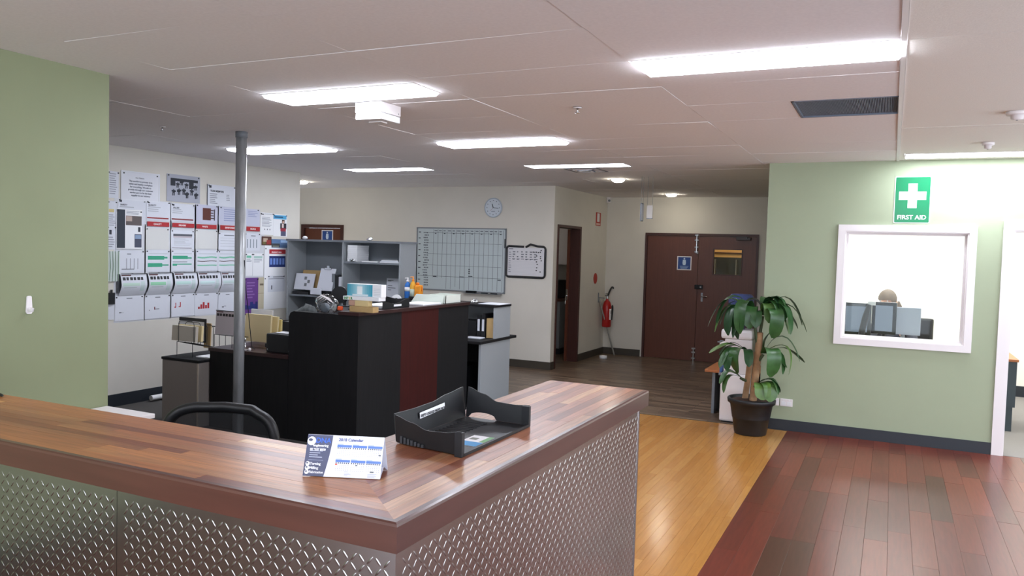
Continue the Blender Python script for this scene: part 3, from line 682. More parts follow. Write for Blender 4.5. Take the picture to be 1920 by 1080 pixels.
vv = [cl+dn*.004+Vector((0, 0, .002)), cr+dn*.004+Vector((0, 0, .002)), cr+dn*dp*.5+Vector((0, 0, .022)), cl+dn*dp*.5+Vector((0, 0, .022)), cr+dn*(dp-.004)+Vector((0, 0, .002)), cl+dn*(dp-.004)+Vector((0, 0, .002))]
bb.add(vv, [(0, 1, 2, 3), (3, 2, 4, 5)], cm); bb.done('base_flap', cal)
def cquad(bb, u0, u1, v0, v1, m, off=.0004): bb.add([cp(u0*W_, v0, off), cp(u1*W_, v0, off), cp(u1*W_, v1, off), cp(u0*W_, v1, off)], [(0, 1, 2, 3)], m)
bb = B(); navy = mat('calendar_navy', (66, 70, 98), .4)
n = 10; side = [(.245+.085*math.sin(math.pi*min(1, .18+.82*i/n)*.5+0), i/n) for i in range(n+1)]
bb.add([cp(0, 0, .0004)]+[cp(s*W_, v, .0004) for s, v in side]+[cp(0, 1, .0004)], [list(range(n+3))], navy); bb.done('navy_panel', cal)
bb = B(); blue = ink(92, 124, 190)
for r0 in (.72, .36):
    for c0 in (.40, .60, .80):
        cquad(bb, c0, c0+.19, r0, r0+.06, blue); cquad(bb, c0, c0+.08, r0+.062, r0+.085, ink(170, 182, 214))
        for k in range(7): cquad(bb, c0+.006+k*.0265, c0+.02+k*.0265, r0-.035, r0-.005, ink(60, 66, 92))
        for a in range(4):
            for k in range(7): cquad(bb, c0+.004+k*.0265, c0+.022+k*.0265, r0-.085-a*.042, r0-.055-a*.042, M['paper2'] if True else blue, .0006); cquad(bb, c0+.0085+k*.0265, c0+.0165+k*.0265, r0-.078-a*.042, r0-.064-a*.042, ink(150, 156, 178), .0008)
cquad(bb, .40, .43, .29, .32, ink(220, 90, 50), .001); cquad(bb, .95, .98, .545, .575, ink(90, 95, 100), .001); cquad(bb, .665, .69, .28, .31, ink(90, 95, 100), .001); cquad(bb, .86, .91, .14, .17, ink(90, 95, 100), .001)
for k in range(4): cquad(bb, .53, .58+.02*(k % 3), .13-k*.03, .142-k*.03, ink(170, 172, 190)); cquad(bb, .83, .95-.02*(k % 2), .1-k*.025, .112-k*.025, ink(176, 178, 194))
for k in range(4): cquad(bb, .05, .22-.03*(k % 3), .60-k*.05, .615-k*.05, ink(190, 194, 210), .0006)
for k in range(3): cquad(bb, .045, .24, (.68, .39, .38)[k], (.683, .393, .383)[k], ink(170, 176, 196), .0006)
bb.done('print', cal)
slope = (cp(0, 1)-cp(0, 0)).normalized()
for s_, sz, u, v, m_ in (('DNA', .0185, .112, .81, ink(64, 108, 210)), ('engineering', .0088, .085, .715, M['paper2']), ('03 9357 8000', .0075, .05, .62, M['paper2']), ('2018 Calendar', .011, .41, .87, ink(90, 100, 150)), ('Turning', .009, .075, .27, M['paper2']), ('Milling', .009, .075, .17, M['paper2']), ('Fabrication', .0085, .075, .07, M['paper2'])):
    text(s_, sz, cp(u*W_, v, .0008), du, slope, m_, cal, bold=.0002)
bb = B()
for (u, v, rr) in ((.058, .845, .0115), (.045, .295, .0058), (.045, .195, .0058), (.045, .095, .0058)):
    cc = cp(u*W_, v, .0007); nn = 14
    a_ = [cc+du*math.cos(2*math.pi*k/nn)*rr+slope*math.sin(2*math.pi*k/nn)*rr for k in range(nn)]
    bb.add(a_, [list(range(nn))], M['paper2'])
    c2 = cp(u*W_, v, .0009)-du*rr*.25+slope*rr*.25; a_ = [c2+du*math.cos(2*math.pi*k/nn)*rr*.5+slope*math.sin(2*math.pi*k/nn)*rr*.32 for k in range(nn)]
    bb.add(a_, [list(range(nn))], navy)
bb.done('emblem', cal)
# dark pen at the left edge of the counter
p = P(3, 741, 'z', CZ+.006); B().tube([(p.x-.09, p.y+.02, CZ+.006), (p.x, p.y, CZ+.006), (p.x+.012, p.y-.003, CZ+.006)], [.0055, .0055, .003], M['black'], 10).done('pen', None, 'black pen lying at the left end of the counter', 'pen')

# office chair behind the counter -------------------------------------
q0, q1 = Vector((-2.93, 2.52)), Vector((-2.39, 2.71)); wd = (q1-q0).normalized(); nf = Vector((wd.y, -wd.x)); cc = (q0+q1)/2
ch = thing('office_chair', (cc.x, cc.y, 0), 'black mesh-back office chair behind the counter', 'chair')
X = Matrix(((wd.x, -nf.x, 0, cc.x), (wd.y, -nf.y, 0, cc.y), (0, 0, 1, 0), (0, 0, 0, 1)))   # local x along the back, y backwards, z up
ws = .265
def curve_y(x): return .035-.5*x*x*1.6
ztop = .975
n = 40; loop = []
for k in range(n):
    a = 2*math.pi*k/n; sx = math.copysign(abs(math.cos(a))**.38, math.cos(a)); sz = math.copysign(abs(math.sin(a))**.45, math.sin(a))
    x = ws*sx*(1-.06*(1-sz)); z = ztop-.285+.27*sz-.012*sx*sx+(-.012 if sx > .6 and sz > .6 else 0)
    loop.append(Vector((x, -.02+curve_y(x)+.03*(z-.65), z)))
bb = B(X); bb.tube(loop+[loop[0]], .024, M['black'], 10, cap=False); bb.done('back_frame', ch)
mesh_m = mat('chair_mesh', (30, 31, 34), .8, trans=.28)
bb = B(X); c0 = sum(loop, Vector())/n; rings = [[c0.lerp(p, t) for p in loop] for t in (.25, .5, .75, .97)]
vs = [c0]+[p for r_ in rings for p in r_]; fs = [[0, 1+k, 1+(k+1) % n] for k in range(n)]
for r_ in range(3): fs += [[1+r_*n+k, 1+(r_+1)*n+k, 1+(r_+1)*n+(k+1) % n, 1+r_*n+(k+1) % n] for k in range(n)]
bb.add(vs, fs, mesh_m, True); bb.done('back_mesh', ch)
bb = B(X); bb.cbox(-.16, .16, .02, .045, .62, .78, M['black'], .02); bb.done('lumbar_support', ch)
bb = B(X); bb.cbox(-.24, .24, -.48, .0, .44, .51, M['black'], .025); bb.done('seat', ch)
bb = B(X); bb.tube([(0, .06, .62), (0, .08, .45), (0, -.1, .40), (0, -.2, .40)], .022, M['black'], 8); bb.done('back_bracket', ch)
bb = B(X); bb.tube([(0, -.22, .44), (0, -.22, .1)], .028, M['chrome'], 12); bb.done('gas_column', ch)
for k in range(5):
    a = 2*math.pi*k/5+.3; bb = B(X); bb.tube([(0, -.22, .11), (.15*math.cos(a), -.22+.15*math.sin(a), .10), (.29*math.cos(a), -.22+.29*math.sin(a), .075)], [.03, .024, .018], M['black'], 8); lg = bb.done('leg', ch)
    bb = B(X); bb.disc((.29*math.cos(a)-.012, -.22+.29*math.sin(a), .03), .03, (1, 0, 0), .024, M['black'], 14); bb.tube([(.29*math.cos(a), -.22+.29*math.sin(a), .03), (.29*math.cos(a), -.22+.29*math.sin(a), .075)], .008, M['black'], 6); bb.done('caster', lg)

# galvanised pole ----------------------------------------------------
pc = P(453, 247, 'z', ZC); po = thing('steel_pole', (pc.x, pc.y, 0), 'round galvanised steel pole from floor to ceiling', 'pole')
n = 28; prof = []
for k in range(n):
    a = 2*math.pi*k/n; r_ = .045
    if math.cos(a-R(-75)) > .93: r_ = .041
    prof.append((pc.x+r_*math.cos(a), pc.y+r_*math.sin(a)))
B().prism(prof, 'z', .006, ZC-.004, M['galv'], True).done('tube', po)
B().lathe([(.085, 0), (.085, .008), (.05, .012), (.05, .0121)], (pc.x, pc.y, 0), M['galv'], 20).done('base_flange', po)
B().lathe([(.05, 0), (.05, -.05), (.046, -.05)], (pc.x, pc.y, ZC), M['greypl'], 20).done('top_collar', po)
a = P(459, 524, 'y', pc.y+.03); c = P(472, 655, 'y', pc.y+.35)
B().tube([(pc.x+.05, pc.y, 1.55), a, a.lerp(c, .5)+Vector((.004, 0, 0)), (c.x, c.y, .76), (c.x+.02, c.y+.02, .738)], .0035, M['black'], 6).done('cable', None, 'thin black cable hanging beside the steel pole', 'cable')

# ------------------------------------------------------------------ work station
DZT = .73; sx1, sy0 = -3.955, 5.35; sxl = P(541, 640, 'y', sy0).x; sye = 7.24; SZ = 1.12
dxl = P(391, 690, 'y', sy0-.01).x
o = thing('reception_screen', ((sxl+sx1)/2, (sy0+sye)/2, 0), 'tall black and red laminate reception screen of the work station', 'reception screen')
r_ = .05; th = .035
poly = [(sxl, .0), (sx1, .0), (sx1, SZ), (sxl+r_, SZ), (sxl+r_*.3, SZ-r_*.3), (sxl, SZ-r_)]
B().prism(poly, 'y', sy0, sy0+th, M['lam']).done('end_panel', o)
yb = [P(752, 640, 'x', sx1).y, P(821, 640, 'x', sx1).y]
B().box(sx1-th, sx1, sy0+th, yb[0], 0, SZ, M['lam']).done('side_panel', o)
B().box(sx1-th, sx1, yb[0], yb[1], 0, SZ, M['redlam']).done('side_panel', o, 'dark red side panel')
B().box(sx1-th, sx1, yb[1], sye, 0, SZ, M['lam']).done('side_panel', o)
lx = P(636, 589, 'y', sy0).x
bb = B(); bb.prism([(lx, sy0-.012), (sx1+.012, sy0-.012), (sx1+.012, sye+.01), (sx1-.33, sye+.01), (sx1-.33, sy0+.3), (lx, sy0+.3)], 'z', SZ, SZ+.028, M['ledge']); bb.done('ledge_top', o)
LZ = SZ+.028
o = thing('work_desk', ((dxl+sx1)/2, 5.7, 0), 'dark brown desk behind the steel pole, joined to the tall screen', 'desk')
bb = B(); bb.prism([(dxl, sy0-.015), (sxl-.003, sy0-.015), (sxl-.003, sy0+th+.003), (sx1-th-.003, sy0+th+.003), (sx1-th-.003, 6.2), (dxl, 6.2)], 'z', DZT-.03, DZT, M['ledge']); bb.done('desk_top', o)
B().box(dxl+.01, sxl-.003, sy0-.005, sy0+.02, 0, DZT-.031, M['lam']).done('modesty_panel', o)
B().box(dxl+.01, dxl+.035, sy0+.021, 6.15, 0, DZT-.031, M['lam']).done('leg', o)
# side cabinet
cx0, cx1, cy0, czt = -6.085, -5.622, 5.23, .62
o = thing('side_cabinet', ((cx0+cx1)/2, cy0+.3, 0), 'low warm grey cabinet with a black top beside the dark desk', 'cabinet')
B().cbox(cx0, cx1, cy0, cy0+.62, .004, czt-.026, M['beigelam'], .003).done('body', o)
B().cbox(cx0-.008, cx1+.008, cy0-.008, cy0+.63, czt-.025, czt, M['lam'], .006).done('cabinet_top', o)
B().box(cx0+.006, cx1-.02, cy0-.004, cy0-.0002, .02, czt-.03, M['beigelam']).done('door', o)
B().box(cx1-.018, cx1-.001, cy0-.004, cy0-.0002, .01, czt-.03, mat('edge_strip', (190, 176, 160), .5)).done('edge_strip', o)

# big hutch shelf
hx_l, hx_r, hy0, hy1, hz = -6.935, -5.22, 7.86, 8.21, 1.762
o = thing('hutch_shelf', ((hx_l+hx_r)/2, 8.0, DZT), 'big open grey hutch shelf standing on the rear desk', 'shelf')
xd = P(641, 500, 'y', hy0).x
z1 = P(645, 490, 'y', hy0).z; z2 = P(560, 552, 'y', hy0).z; t = .022
G = M['greylam']; D = M['darkgrey']
B().box(hx_l, hx_r, hy1-.012, hy1, DZT, hz-.025, D).done('back_panel', o)
B().box(hx_l, hx_l+t, hy0, hy1-.012, DZT, hz-.025, G).done('end_panel', o)
B().box(hx_r-t, hx_r, hy0, hy1-.0, DZT, hz-.025, G).done('end_panel', o)
B().box(xd, xd+t, hy0, hy1-.012, DZT, hz-.025, G).done('divider', o)
B().box(hx_l-.01, hx_r+.01, hy0-.012, hy1, hz-.025, hz, M['greypl']).done('hutch_top', o, 'dark grey top')
B().box(hx_l+t, xd, hy0+.01, hy1-.012, z2-t, z2, D).done('shelf', o); B().box(xd+t, hx_r-t, hy0+.004, hy1-.012, z1-t, z1, D).done('shelf', o)
o = thing('rear_desk', ((hx_l-3.86)/2, 7.7, 0), 'long black topped desk with grey end panel at the back of the work station', 'desk')
cxr = -3.86; cyf, cyb = 7.33, 8.06
B().cbox(hx_l, cxr+.01, cyf, hy1, DZT-.03, DZT-.0005, M['lam'], .004).done('desk_top', o)
B().box(cxr-.025, cxr, cyf+.03, cyb, 0, DZT-.031, M['greylam']).done('end_panel', o, 'light grey end panel')
B().box(hx_l, hx_l+.025, cyf+.03, cyb, 0, DZT-.031, M['greylam']).done('end_panel', o)
B().box(hx_l+.03, cxr-.03, cyb-.05, cyb-.03, .1, DZT-.031, M['lam']).done('modesty_panel', o)
lz = 1.095; ly0 = 7.69
o = thing('low_hutch', (-4.5, 7.88, DZT), 'low grey hutch with a black top at the right end of the rear desk', 'shelf')
B().box(cxr-.03, cxr-.005, ly0, cyb, DZT, lz-.025, M['greylam']).done('end_panel', o); B().box(hx_r+.02, hx_r+.042, ly0, cyb, DZT, lz-.025, M['greylam']).done('end_panel', o)
B().box(hx_r+.042, cxr-.03, cyb-.012, cyb, DZT, lz-.025, M['greylam']).done('back_panel', o)
B().cbox(hx_r+.015, cxr+.005, ly0-.012, cyb+.005, lz-.025, lz, M['lam'], .004).done('hutch_top', o)
# computer tower under the rear desk
bb = B(); bb.cbox(-4.25, -4.07, 7.4, 7.8, .02, .44, M['blackgl'], .006); o = bb.done('computer_tower', None, 'black computer tower under the rear desk beside its grey end panel', 'computer'); B().box(-4.23, -4.09, 7.392, 7.3995, .05, .41, M['black']).done('front_panel', o); B().box(-4.25, -4.07, 7.42, 7.78, 0, .02, M['black']).done('foot', o)

def slab(name, label, cat, x0, x1, y0, y1, z0, z1, m, group=None, c=.003): return B().cbox(x0, x1, y0, y1, z0, z1, m, c).done(name, None, label, cat, group)
# things in the low hutch and on its top
X_ = lambda px, y, py=600: P(px, py, 'y', y).x
a, c = X_(917, 7.78, 605), min(X_(932, 7.78, 605), cxr-.033)
slab('carton', 'flat tan card box standing at the right end inside the low hutch', 'box', a, c, 7.72, 7.98, DZT, .945, M['kraft'])
for k in range(2):
    xx = a-.012-.055*(k+1)
    o = slab('lever_arch_file', ('black ring folder standing against the tan card box', 'black ring folder second from the tan card box')[k], 'folder', xx, xx+.05, 7.72, 8.0, DZT, .99-.02*k, M['black'], 'black folders in the low hutch'); B().box(xx+.012, xx+.038, 7.717, 7.7195, .80, .93, M['paper']).done('spine_label', o)
slab('document_box', 'dark document box lying inside the low hutch', 'box', X_(880, 7.85)-.12, X_(901, 7.85), 7.75, 8.0, DZT, .90, M['black'])
slab('paper_stack', 'loose white papers lying under the low hutch', 'paper', X_(880, 7.65, 625), X_(908, 7.65, 625), 7.55, 7.67, DZT, DZT+.012, M['paper'])
slab('paper_stack', 'white papers lying on top of the low hutch at its right end', 'paper', X_(905, 7.85, 566), X_(945, 7.85, 566), 7.74, 8.02, lz, lz+.006, M['paper'])
p = P(890, 561, 'y', 7.86); bb = B()
for k in range(5): bb.tube([(p.x-.03+.015*k, 7.84+.01*(k % 2), lz+.006), (p.x-.02+.014*k, 7.86, lz+.045-.006*(k % 3)), (p.x+.0+.01*k, 7.85, lz+.01)], .006, M['chrome'], 6)
bb.done('bulldog_clips', None, 'small heap of silver bulldog clips on the low hutch', 'clips')
# bottles on the low hutch
def bottle(px, r, h, m, label, pump):
    p = P(px, 560, 'y', 7.84); o = thing('pump_bottle', (p.x, 7.84, lz), label, 'bottle')
    B().lathe([(r*.9, 0), (r, .01), (r, h*.6), (r*.75, h*.72), (r*.35, h*.78), (r*.35, h*.82)], (p.x, 7.84, lz), m, 20).done('body', o)
    bb = B(); cm = M['white'] if pump == 'white' else mat('orange_cap', (236, 140, 30), .4)
    bb.lathe([(r*.42, 0), (r*.42, h*.08), (r*.15, h*.1), (r*.15, h*.2)], (p.x, 7.84, lz+h*.8), cm, 14); bb.tube([(p.x, 7.84, lz+h*.98), (p.x-r*.9, 7.83, lz+h*.97)], r*.16, cm, 6); bb.done('pump', o)
    return o, p
ob, p = bottle(764, .036, .25, ink(40, 110, 190), 'blue bottle with a white pump cap beside the big hutch', 'white')
B().lathe([(.0365, .09), (.0365, .14)], (p.x, 7.84, lz), M['paper2'], 20).done('label_band', ob)
ob, p = bottle(774, .036, .265, ink(226, 168, 50), 'yellow and orange bottle with a pump, second from the big hutch', 'o')
B().lathe([(.0365, .03), (.0365, .12)], (p.x, 7.84, lz), ink(190, 205, 190), 20).done('label_band', ob)
p = P(784, 560, 'y', 7.84); bb = B(); bb.cbox(p.x-.035, p.x+.045, 7.80, 7.88, lz, lz+.17, ink(238, 150, 34), .02); bb.lathe([(.02, 0), (.02, .03)], (p.x-.01, 7.84, lz+.168), ink(220, 120, 20), 12)
o = bb.done('orange_bottle', None, 'chunky orange bottle, third from the big hutch', 'bottle'); B().tube([(p.x+.03, 7.84, lz+.165), (p.x+.048, 7.84, lz+.14), (p.x+.05, 7.84, lz+.1)], .008, ink(220, 120, 20), 8).done('handle', o)
slab('stapler', 'small black stapler in front of the bottles', 'stapler', P(768, 560, 'y', 7.75).x, P(782, 560, 'y', 7.75).x, 7.72, 7.76, lz, lz+.04, M['blackgl'], c=.012)

# ledge items -----------------------------------------------------------
lz2 = LZ
# pale card box with its lid leaning
q = P(849, 569, 'z', lz2); q0_ = P(787, 569, 'z', lz2)
o = thing('archive_box', (-4.2, 6.9, lz2), 'pale grey-green stationery box on the far end of the ledge', 'box')
bb = B(); x0, x1, y0, y1 = -4.24, -3.985, 6.82, 7.12
bb.box(x0, x1, y0, y0+.006, lz2, lz2+.075, ink(206, 212, 202)); bb.box(x0, x1, y1-.006, y1, lz2, lz2+.085, ink(206, 212, 202)); bb.box(x1-.006, x1, y0, y1, lz2, lz2+.08, ink(214, 218, 208)); bb.box(x0, x0+.006, y0, y1, lz2, lz2+.08, ink(206, 212, 202)); bb.box(x0, x1, y0, y1, lz2, lz2+.004, ink(206, 212, 202)); bb.done('body', o)
bb = B(); bb.add([(x0-.14, y0-.02, lz2+.001), (x1-.02, y0-.03, lz2+.001), (x1-.02, y0+.0, lz2+.083), (x0-.09, y0+.0, lz2+.083), (x0-.14, y0-.016, lz2+.001), (x1-.02, y0-.026, lz2+.001), (x1-.02, y0+.004, lz2+.083), (x0-.09, y0+.004, lz2+.083)], [(0, 1, 2, 3), (7, 6, 5, 4), (0, 4, 5, 1), (1, 5, 6, 2), (2, 6, 7, 3), (3, 7, 4, 0)], ink(196, 204, 192)); bb.done('lid', o)
slab('paper_stack', 'white papers in front of the pale stationery box on the ledge', 'paper', -4.27, -4.0, 6.42, 6.76, lz2, lz2+.014, M['paper2'])
# white tape roll
bb = B(); c_ = Vector((-4.22, 6.3, lz2+.05)); bb.disc(c_, .05, (.5, -1, 0), .025, M['paper2'], 20); o = bb.done('tape_roll', None, 'white paper roll standing between the black tray and the papers', 'roll'); B().disc(c_-Vector((.5, -1, 0)).normalized()*.001, .02, (.5, -1, 0), .027, M['black'], 14).done('core', o)
# black letter tray on the ledge
o = thing('letter_tray', (-4.2, 5.95, lz2), 'black wavy letter tray with a white label on the dark ledge', 'tray')
x0, x1, y0, y1 = -4.28, -4.0, 5.76, 6.18
def wv(a, b_, hs):
    vs, fs = [], []; n = 16
    for i in range(n+1):
        s = i/n; k = s*(len(hs)-1); j = min(int(k), len(hs)-2); f = k-j; h = hs[j]*(1-f)+hs[j+1]*f
        p = Vector(a).lerp(Vector(b_), s); d = (Vector(b_)-Vector(a)).normalized(); nn = Vector((-d.y, d.x, 0))*.004
        for z_, q in ((.002, 0), (h, 0), (h, 1), (.002, 1)): vs.append((p.x+nn.x*q, p.y+nn.y*q, p.z+z_))
    for i in range(n):
        for k in range(4): fs.append([i*4+k, i*4+(k+1) % 4, (i+1)*4+(k+1) % 4, (i+1)*4+k])
    fs += [[0, 1, 2, 3], [n*4+3, n*4+2, n*4+1, n*4]]
    return vs, fs, M['black']
B().add(*wv((x1, y0, lz2), (x1, y1, lz2), [.075, .06, .045, .05, .075, .085])).done('side_wall', o)
B().add(*wv((x0, y0, lz2), (x0, y1, lz2), [.085, .07, .05, .055, .08, .09])).done('side_wall', o)
B().add(*wv((x0, y1, lz2), (x1, y1, lz2), [.09, .07, .085])).done('back_wall', o)
B().box(x0, x1, y0, y1, lz2+.001, lz2+.004, M['black']).done('base', o)
B().box(x1+.0005, x1+.002, 5.93, 6.05, lz2+.018, lz2+.036, M['paper2']).done('label_strip', o)
slab('paper_stack', 'white sheets lying in the black tray on the ledge', 'paper', x0+.01, x1-.03, y0+.01, y1-.05, lz2+.0045, lz2+.03, M['paper2'])
# kraft boxes and the printed carton
bx0 = P(672, 592, 'y', 5.42).x; bx1 = P(704, 590, 'y', 5.42).x
qa = P(655, 584, 'z', lz2); qb = P(703, 583, 'y', qa.y); zk = P(655, 573.5, 'y', qa.y).z
slab('kraft_box', 'larger flat kraft box at the corner of the ledge', 'box', qa.x, qb.x-.02, qa.y, qa.y+.08, lz2, zk, M['kraft'])
qc = P(665, 570, 'y', qa.y+.02); qd = P(692, 570, 'y', qa.y+.02); zk2 = P(680, 564, 'y', qa.y+.02).z
slab('kraft_box', 'smaller pale kraft box lying on the larger flat kraft box', 'box', qc.x, qd.x-.01, qa.y+.02, qa.y+.08, zk+.0006, zk2, mat('kraft_pale', (206, 184, 134), .8), c=.003)
slab('tan_packet', 'pinkish tan packet beside the kraft boxes', 'packet', qc.x-.075, qc.x-.004, qa.y+.03, qa.y+.1, zk+.0006, zk2, ink(190, 150, 130), c=.01)
yc = qa.y+.03
o = thing('carton', (qc.x, yc+.08, zk2), 'white and aqua printed carton marked with green letters on the kraft boxes', 'box')
u0 = P(643, 563, 'y', yc).x; u1 = P(710, 563, 'y', yc).x; zz0 = zk2+.0008; zz1 = P(643, 554.5, 'y', yc).z; zt = P(649, 531, 'y', yc+.03).z
bb = B(); bb.cbox(u0, u1, yc, yc+.10, zz0, zz1, M['paper2'], .002); bb.done('base_box', o)
bb = B(); ul = u0+.02; ur = u1+.004; bb.cbox(ul, ur, yc+.03, yc+.10, zz1+.0005, zt, M['paper2'], .002); bb.done('upper_box', o)
bb = B(); n = 14
for k in range(n):
    s0, s1 = k/n, (k+1)/n; f = abs(s0-.45)*1.8; f = min(1, f)
    bb.box(ul+(ur-ul)*.74*s0+.002, ul+(ur-ul)*.74*s1+.002, yc+.0285, yc+.0298, zz1+.004, zt-.004, ink(int(196-150*f), int(226-80*f), int(232-60*f)))
bb.box(ul+(ur-ul)*.16, ul+(ur-ul)*.62, yc+.028, yc+.0286, zz1+.006, zz1+.02, ink(214, 224, 226)); bb.box(ul+(ur-ul)*.3, ul+(ur-ul)*.45, yc+.0275, yc+.0284, zz1+.02, zt-.02, ink(240, 246, 246))
for k in range(5): bb.box(ul+(ur-ul)*.78, ul+(ur-ul)*.97, yc+.0285, yc+.0298, zz1+.012+k*.014, zz1+.016+k*.014, ink(200, 204, 208))
bb.done('print', o)
gsz = (zz1-zz0)*.92
o1 = text('INT', gsz, (u0+.012, yc-.001, zz0+.004), (1, 0, 0), (0, 0, 1), ink(36, 140, 60), o, bold=.0008)
o2 = text('E', gsz, (u0+.012+gsz*1.78, yc-.001, zz0+.004), (1, 0, 0), (0, 0, 1), ink(226, 190, 96), o, bold=.0008)
o3 = text('R', gsz, (u0+.012+gsz*2.48, yc-.001, zz0+.004), (1, 0, 0), (0, 0, 1), ink(36, 140, 60), o, bold=.0008)
slab('orange_tag', 'small bright orange tag at the edge of the dark ledge', 'tag', P(632, 580, 'y', 5.42).x, P(641, 580, 'y', 5.42).x, 5.42, 5.44, lz2, lz2+.035, ink(235, 88, 40), c=.008)
# clear plastic bag with a grey disc inside, sagging over the desk
c_ = P(613, 572, 'y', 5.48); rr = random.Random(5)
bb = B(); vs = []; fs = []; nu, nv = 22, 12
for j in range(nv+1):
    for i in range(nu):
        a = 2*math.pi*i/nu; e = math.pi*j/nv-math.pi/2; q = 1+.12*math.sin(5*a+3*e)+.10*math.sin(9*a-4*e+1)
        vs.append((c_.x+.105*q*math.cos(e)*math.cos(a), c_.y+.06*q*math.cos(e)*math.sin(a), max(lz2-.03 if False else c_.z-.075, c_.z+.085*q*math.sin(e))))
for j in range(nv):
    for i in range(nu): fs.append([j*nu+i, j*nu+(i+1) % nu, (j+1)*nu+(i+1) % nu, (j+1)*nu+i])
bb.add(vs, fs, M['clear'], True); o = bb.done('plastic_bag', None, 'crumpled clear plastic bag with a grey disc inside on the screen ledge', 'bag')
B().disc((c_.x-.002, c_.y-.02, c_.z-.022), .042, (.3, -1, .1),   .012, ink(176, 180, 184), 20).done('disc', o, 'grey disc inside the bag')
bb = B()
for k in range(4): bb.tube([(c_.x-.095+.02*k, c_.y-.03, c_.z+.05-.01*k), (c_.x-.02+.02*k, c_.y-.05, c_.z+.083-.008*k), (c_.x+.06+.01*k, c_.y-.03, c_.z+.06-.012*k)], [.004, .007, .003], M['white'], 6)  # white strands stand in for glints on the clear plastic
bb.done('crease', o, 'crease of the plastic with its glint painted white')
B().box(c_.x-.1, c_.x+.1, sy0+th+.01, c_.y+.08, SZ-.04, SZ-.02, M['ledge']).done('inner_shelf', None, 'dark inner shelf behind the tall screen under the plastic bag', 'shelf')
c2 = P(572, 583, 'y', 5.6); vs = []; fs = []
for j in range(7):
    for i in range(16):
        a = 2*math.pi*i/16; e = j/6*math.pi/2; q = 1+.08*math.sin(4*a+2*j)
        vs.append((c2.x+.13*q*math.cos(e)*math.cos(a), c2.y+.09*q*math.cos(e)*math.sin(a), c2.z-.055+.1*q*math.sin(e)-.04*math.cos(a)*-.5))
for j in range(6):
    for i in range(16): fs.append([j*16+i, j*16+(i+1) % 16, (j+1)*16+(i+1) % 16, (j+1)*16+i])
B().add(vs, fs, mat('grey_fabric', (70, 74, 74), .85, noise=.3, scale=40), True).done('grey_cap', None, 'dull grey soft cap behind the rounded screen corner', 'cap')
bb = B(); p = P(640, 553, 'y', 5.75); bb.disc((p.x, 5.75, p.z), .075, (.3, -1, .1), .05, M['black'], 22); bb.tube([(p.x, 5.8, p.z-.06), (p.x, 5.8, LZ)], .015, M['black'], 8); bb.lathe([(.05, 0), (.05, .012)], (p.x, 5.8, LZ), M['black'], 16); bb.done('desk_fan', None, 'small black round desk fan behind the printed carton', 'fan')

# hutch contents ----------------------------------------------------------
def card(name, label, cat, px0, py0, px1, py1, y, m, t=.006, lean=0., group=None):
    a = P(px0, py0, 'y', y); c = P(px1, py1, 'y', y); bb = B()
    v = [(a.x, y, c.z), (c.x, y, c.z), (c.x+lean, y+.05, a.z), (a.x+lean, y+.05, a.z)]; v += [(q[0], q[1]+t, q[2]) for q in v]
    bb.add(v, [(0, 1, 2, 3), (7, 6, 5, 4), (0, 4, 5, 1), (1, 5, 6, 2), (2, 6, 7, 3), (3, 7, 4, 0)], m); return bb.done(name, None, label, cat, group), a, c
o, a, c = card('wall_planner_card', 'white card with three grey squares leaning in the left bay of the hutch', 'card', 551, 512, 586, 544, 7.93, M['paper'], .01)
bb = B(); W2 = c.x-a.x; H2 = a.z-c.z
for u, v in ((.48, .62), (.66, .42), (.52, .22)): bb.add([(a.x+W2*u, 7.9285+.05*v-.002, c.z+H2*v), (a.x+W2*(u+.13), 7.9285+.05*v-.002, c.z+H2*v), (a.x+W2*(u+.13), 7.9285+.05*(v+.19)-.002, c.z+H2*(v+.19)), (a.x+W2*u, 7.9285+.05*(v+.19)-.002, c.z+H2*(v+.19))], [(0, 1, 2, 3)], ink(110, 112, 116))
bb.done('print', o)
card('manila_folder', 'beige folder behind the white card in the left bay of the hutch', 'folder', 564, 506, 600, 540, 8.0, M['kraft'], .008)
o, a, c = card('clipboard', 'white clipboard leaning in the left bay of the hutch', 'clipboard', 594, 503, 621, 546, 7.90, M['paper'], .01, .03)
xm_ = (a.x+c.x)/2+.03; bb = B(); bb.box(xm_-.05, xm_+.05, 7.935, 7.95, a.z-.012, a.z+.01, M['chrome']); bb.box(xm_-.02, xm_+.02, 7.94, 7.95, a.z+.01, a.z+.035, M['chrome']); bb.done('clip', o)
for k, (p0, p1) in enumerate(((622, 627), (628, 634), (635, 640))):
    a = P(p0, 513+k*3, 'y', 7.92); c = P(p1, 552, 'y', 7.92)
    slab('lever_arch_file', ('grey ring folder leaning right of the white clipboard', 'black ring folder, middle of three right of the clipboard', 'pale ring folder against the hutch divider')[k], 'folder', a.x, c.x, 7.92, 8.17, z2, a.z, (M['greypl'], M['black'], M['paper'])[k], 'folders in the left bay of the hutch')
o = slab('label_holder', 'small white card clipped on the edge of the hutch shelf', 'card', P(582, 545, 'y', 7.85).x, P(602, 545, 'y', 7.85).x, 7.846, 7.858, P(590, 552, 'y', 7.85).z, P(590, 540, 'y', 7.85).z, M['paper'], c=.001)
slab('document_box', 'dark tray under the white card in the left bay of the hutch', 'box', P(551, 550, 'y', 7.93).x, P(581, 550, 'y', 7.93).x, 7.9, 8.15, z2, z2+.035, M['black'])
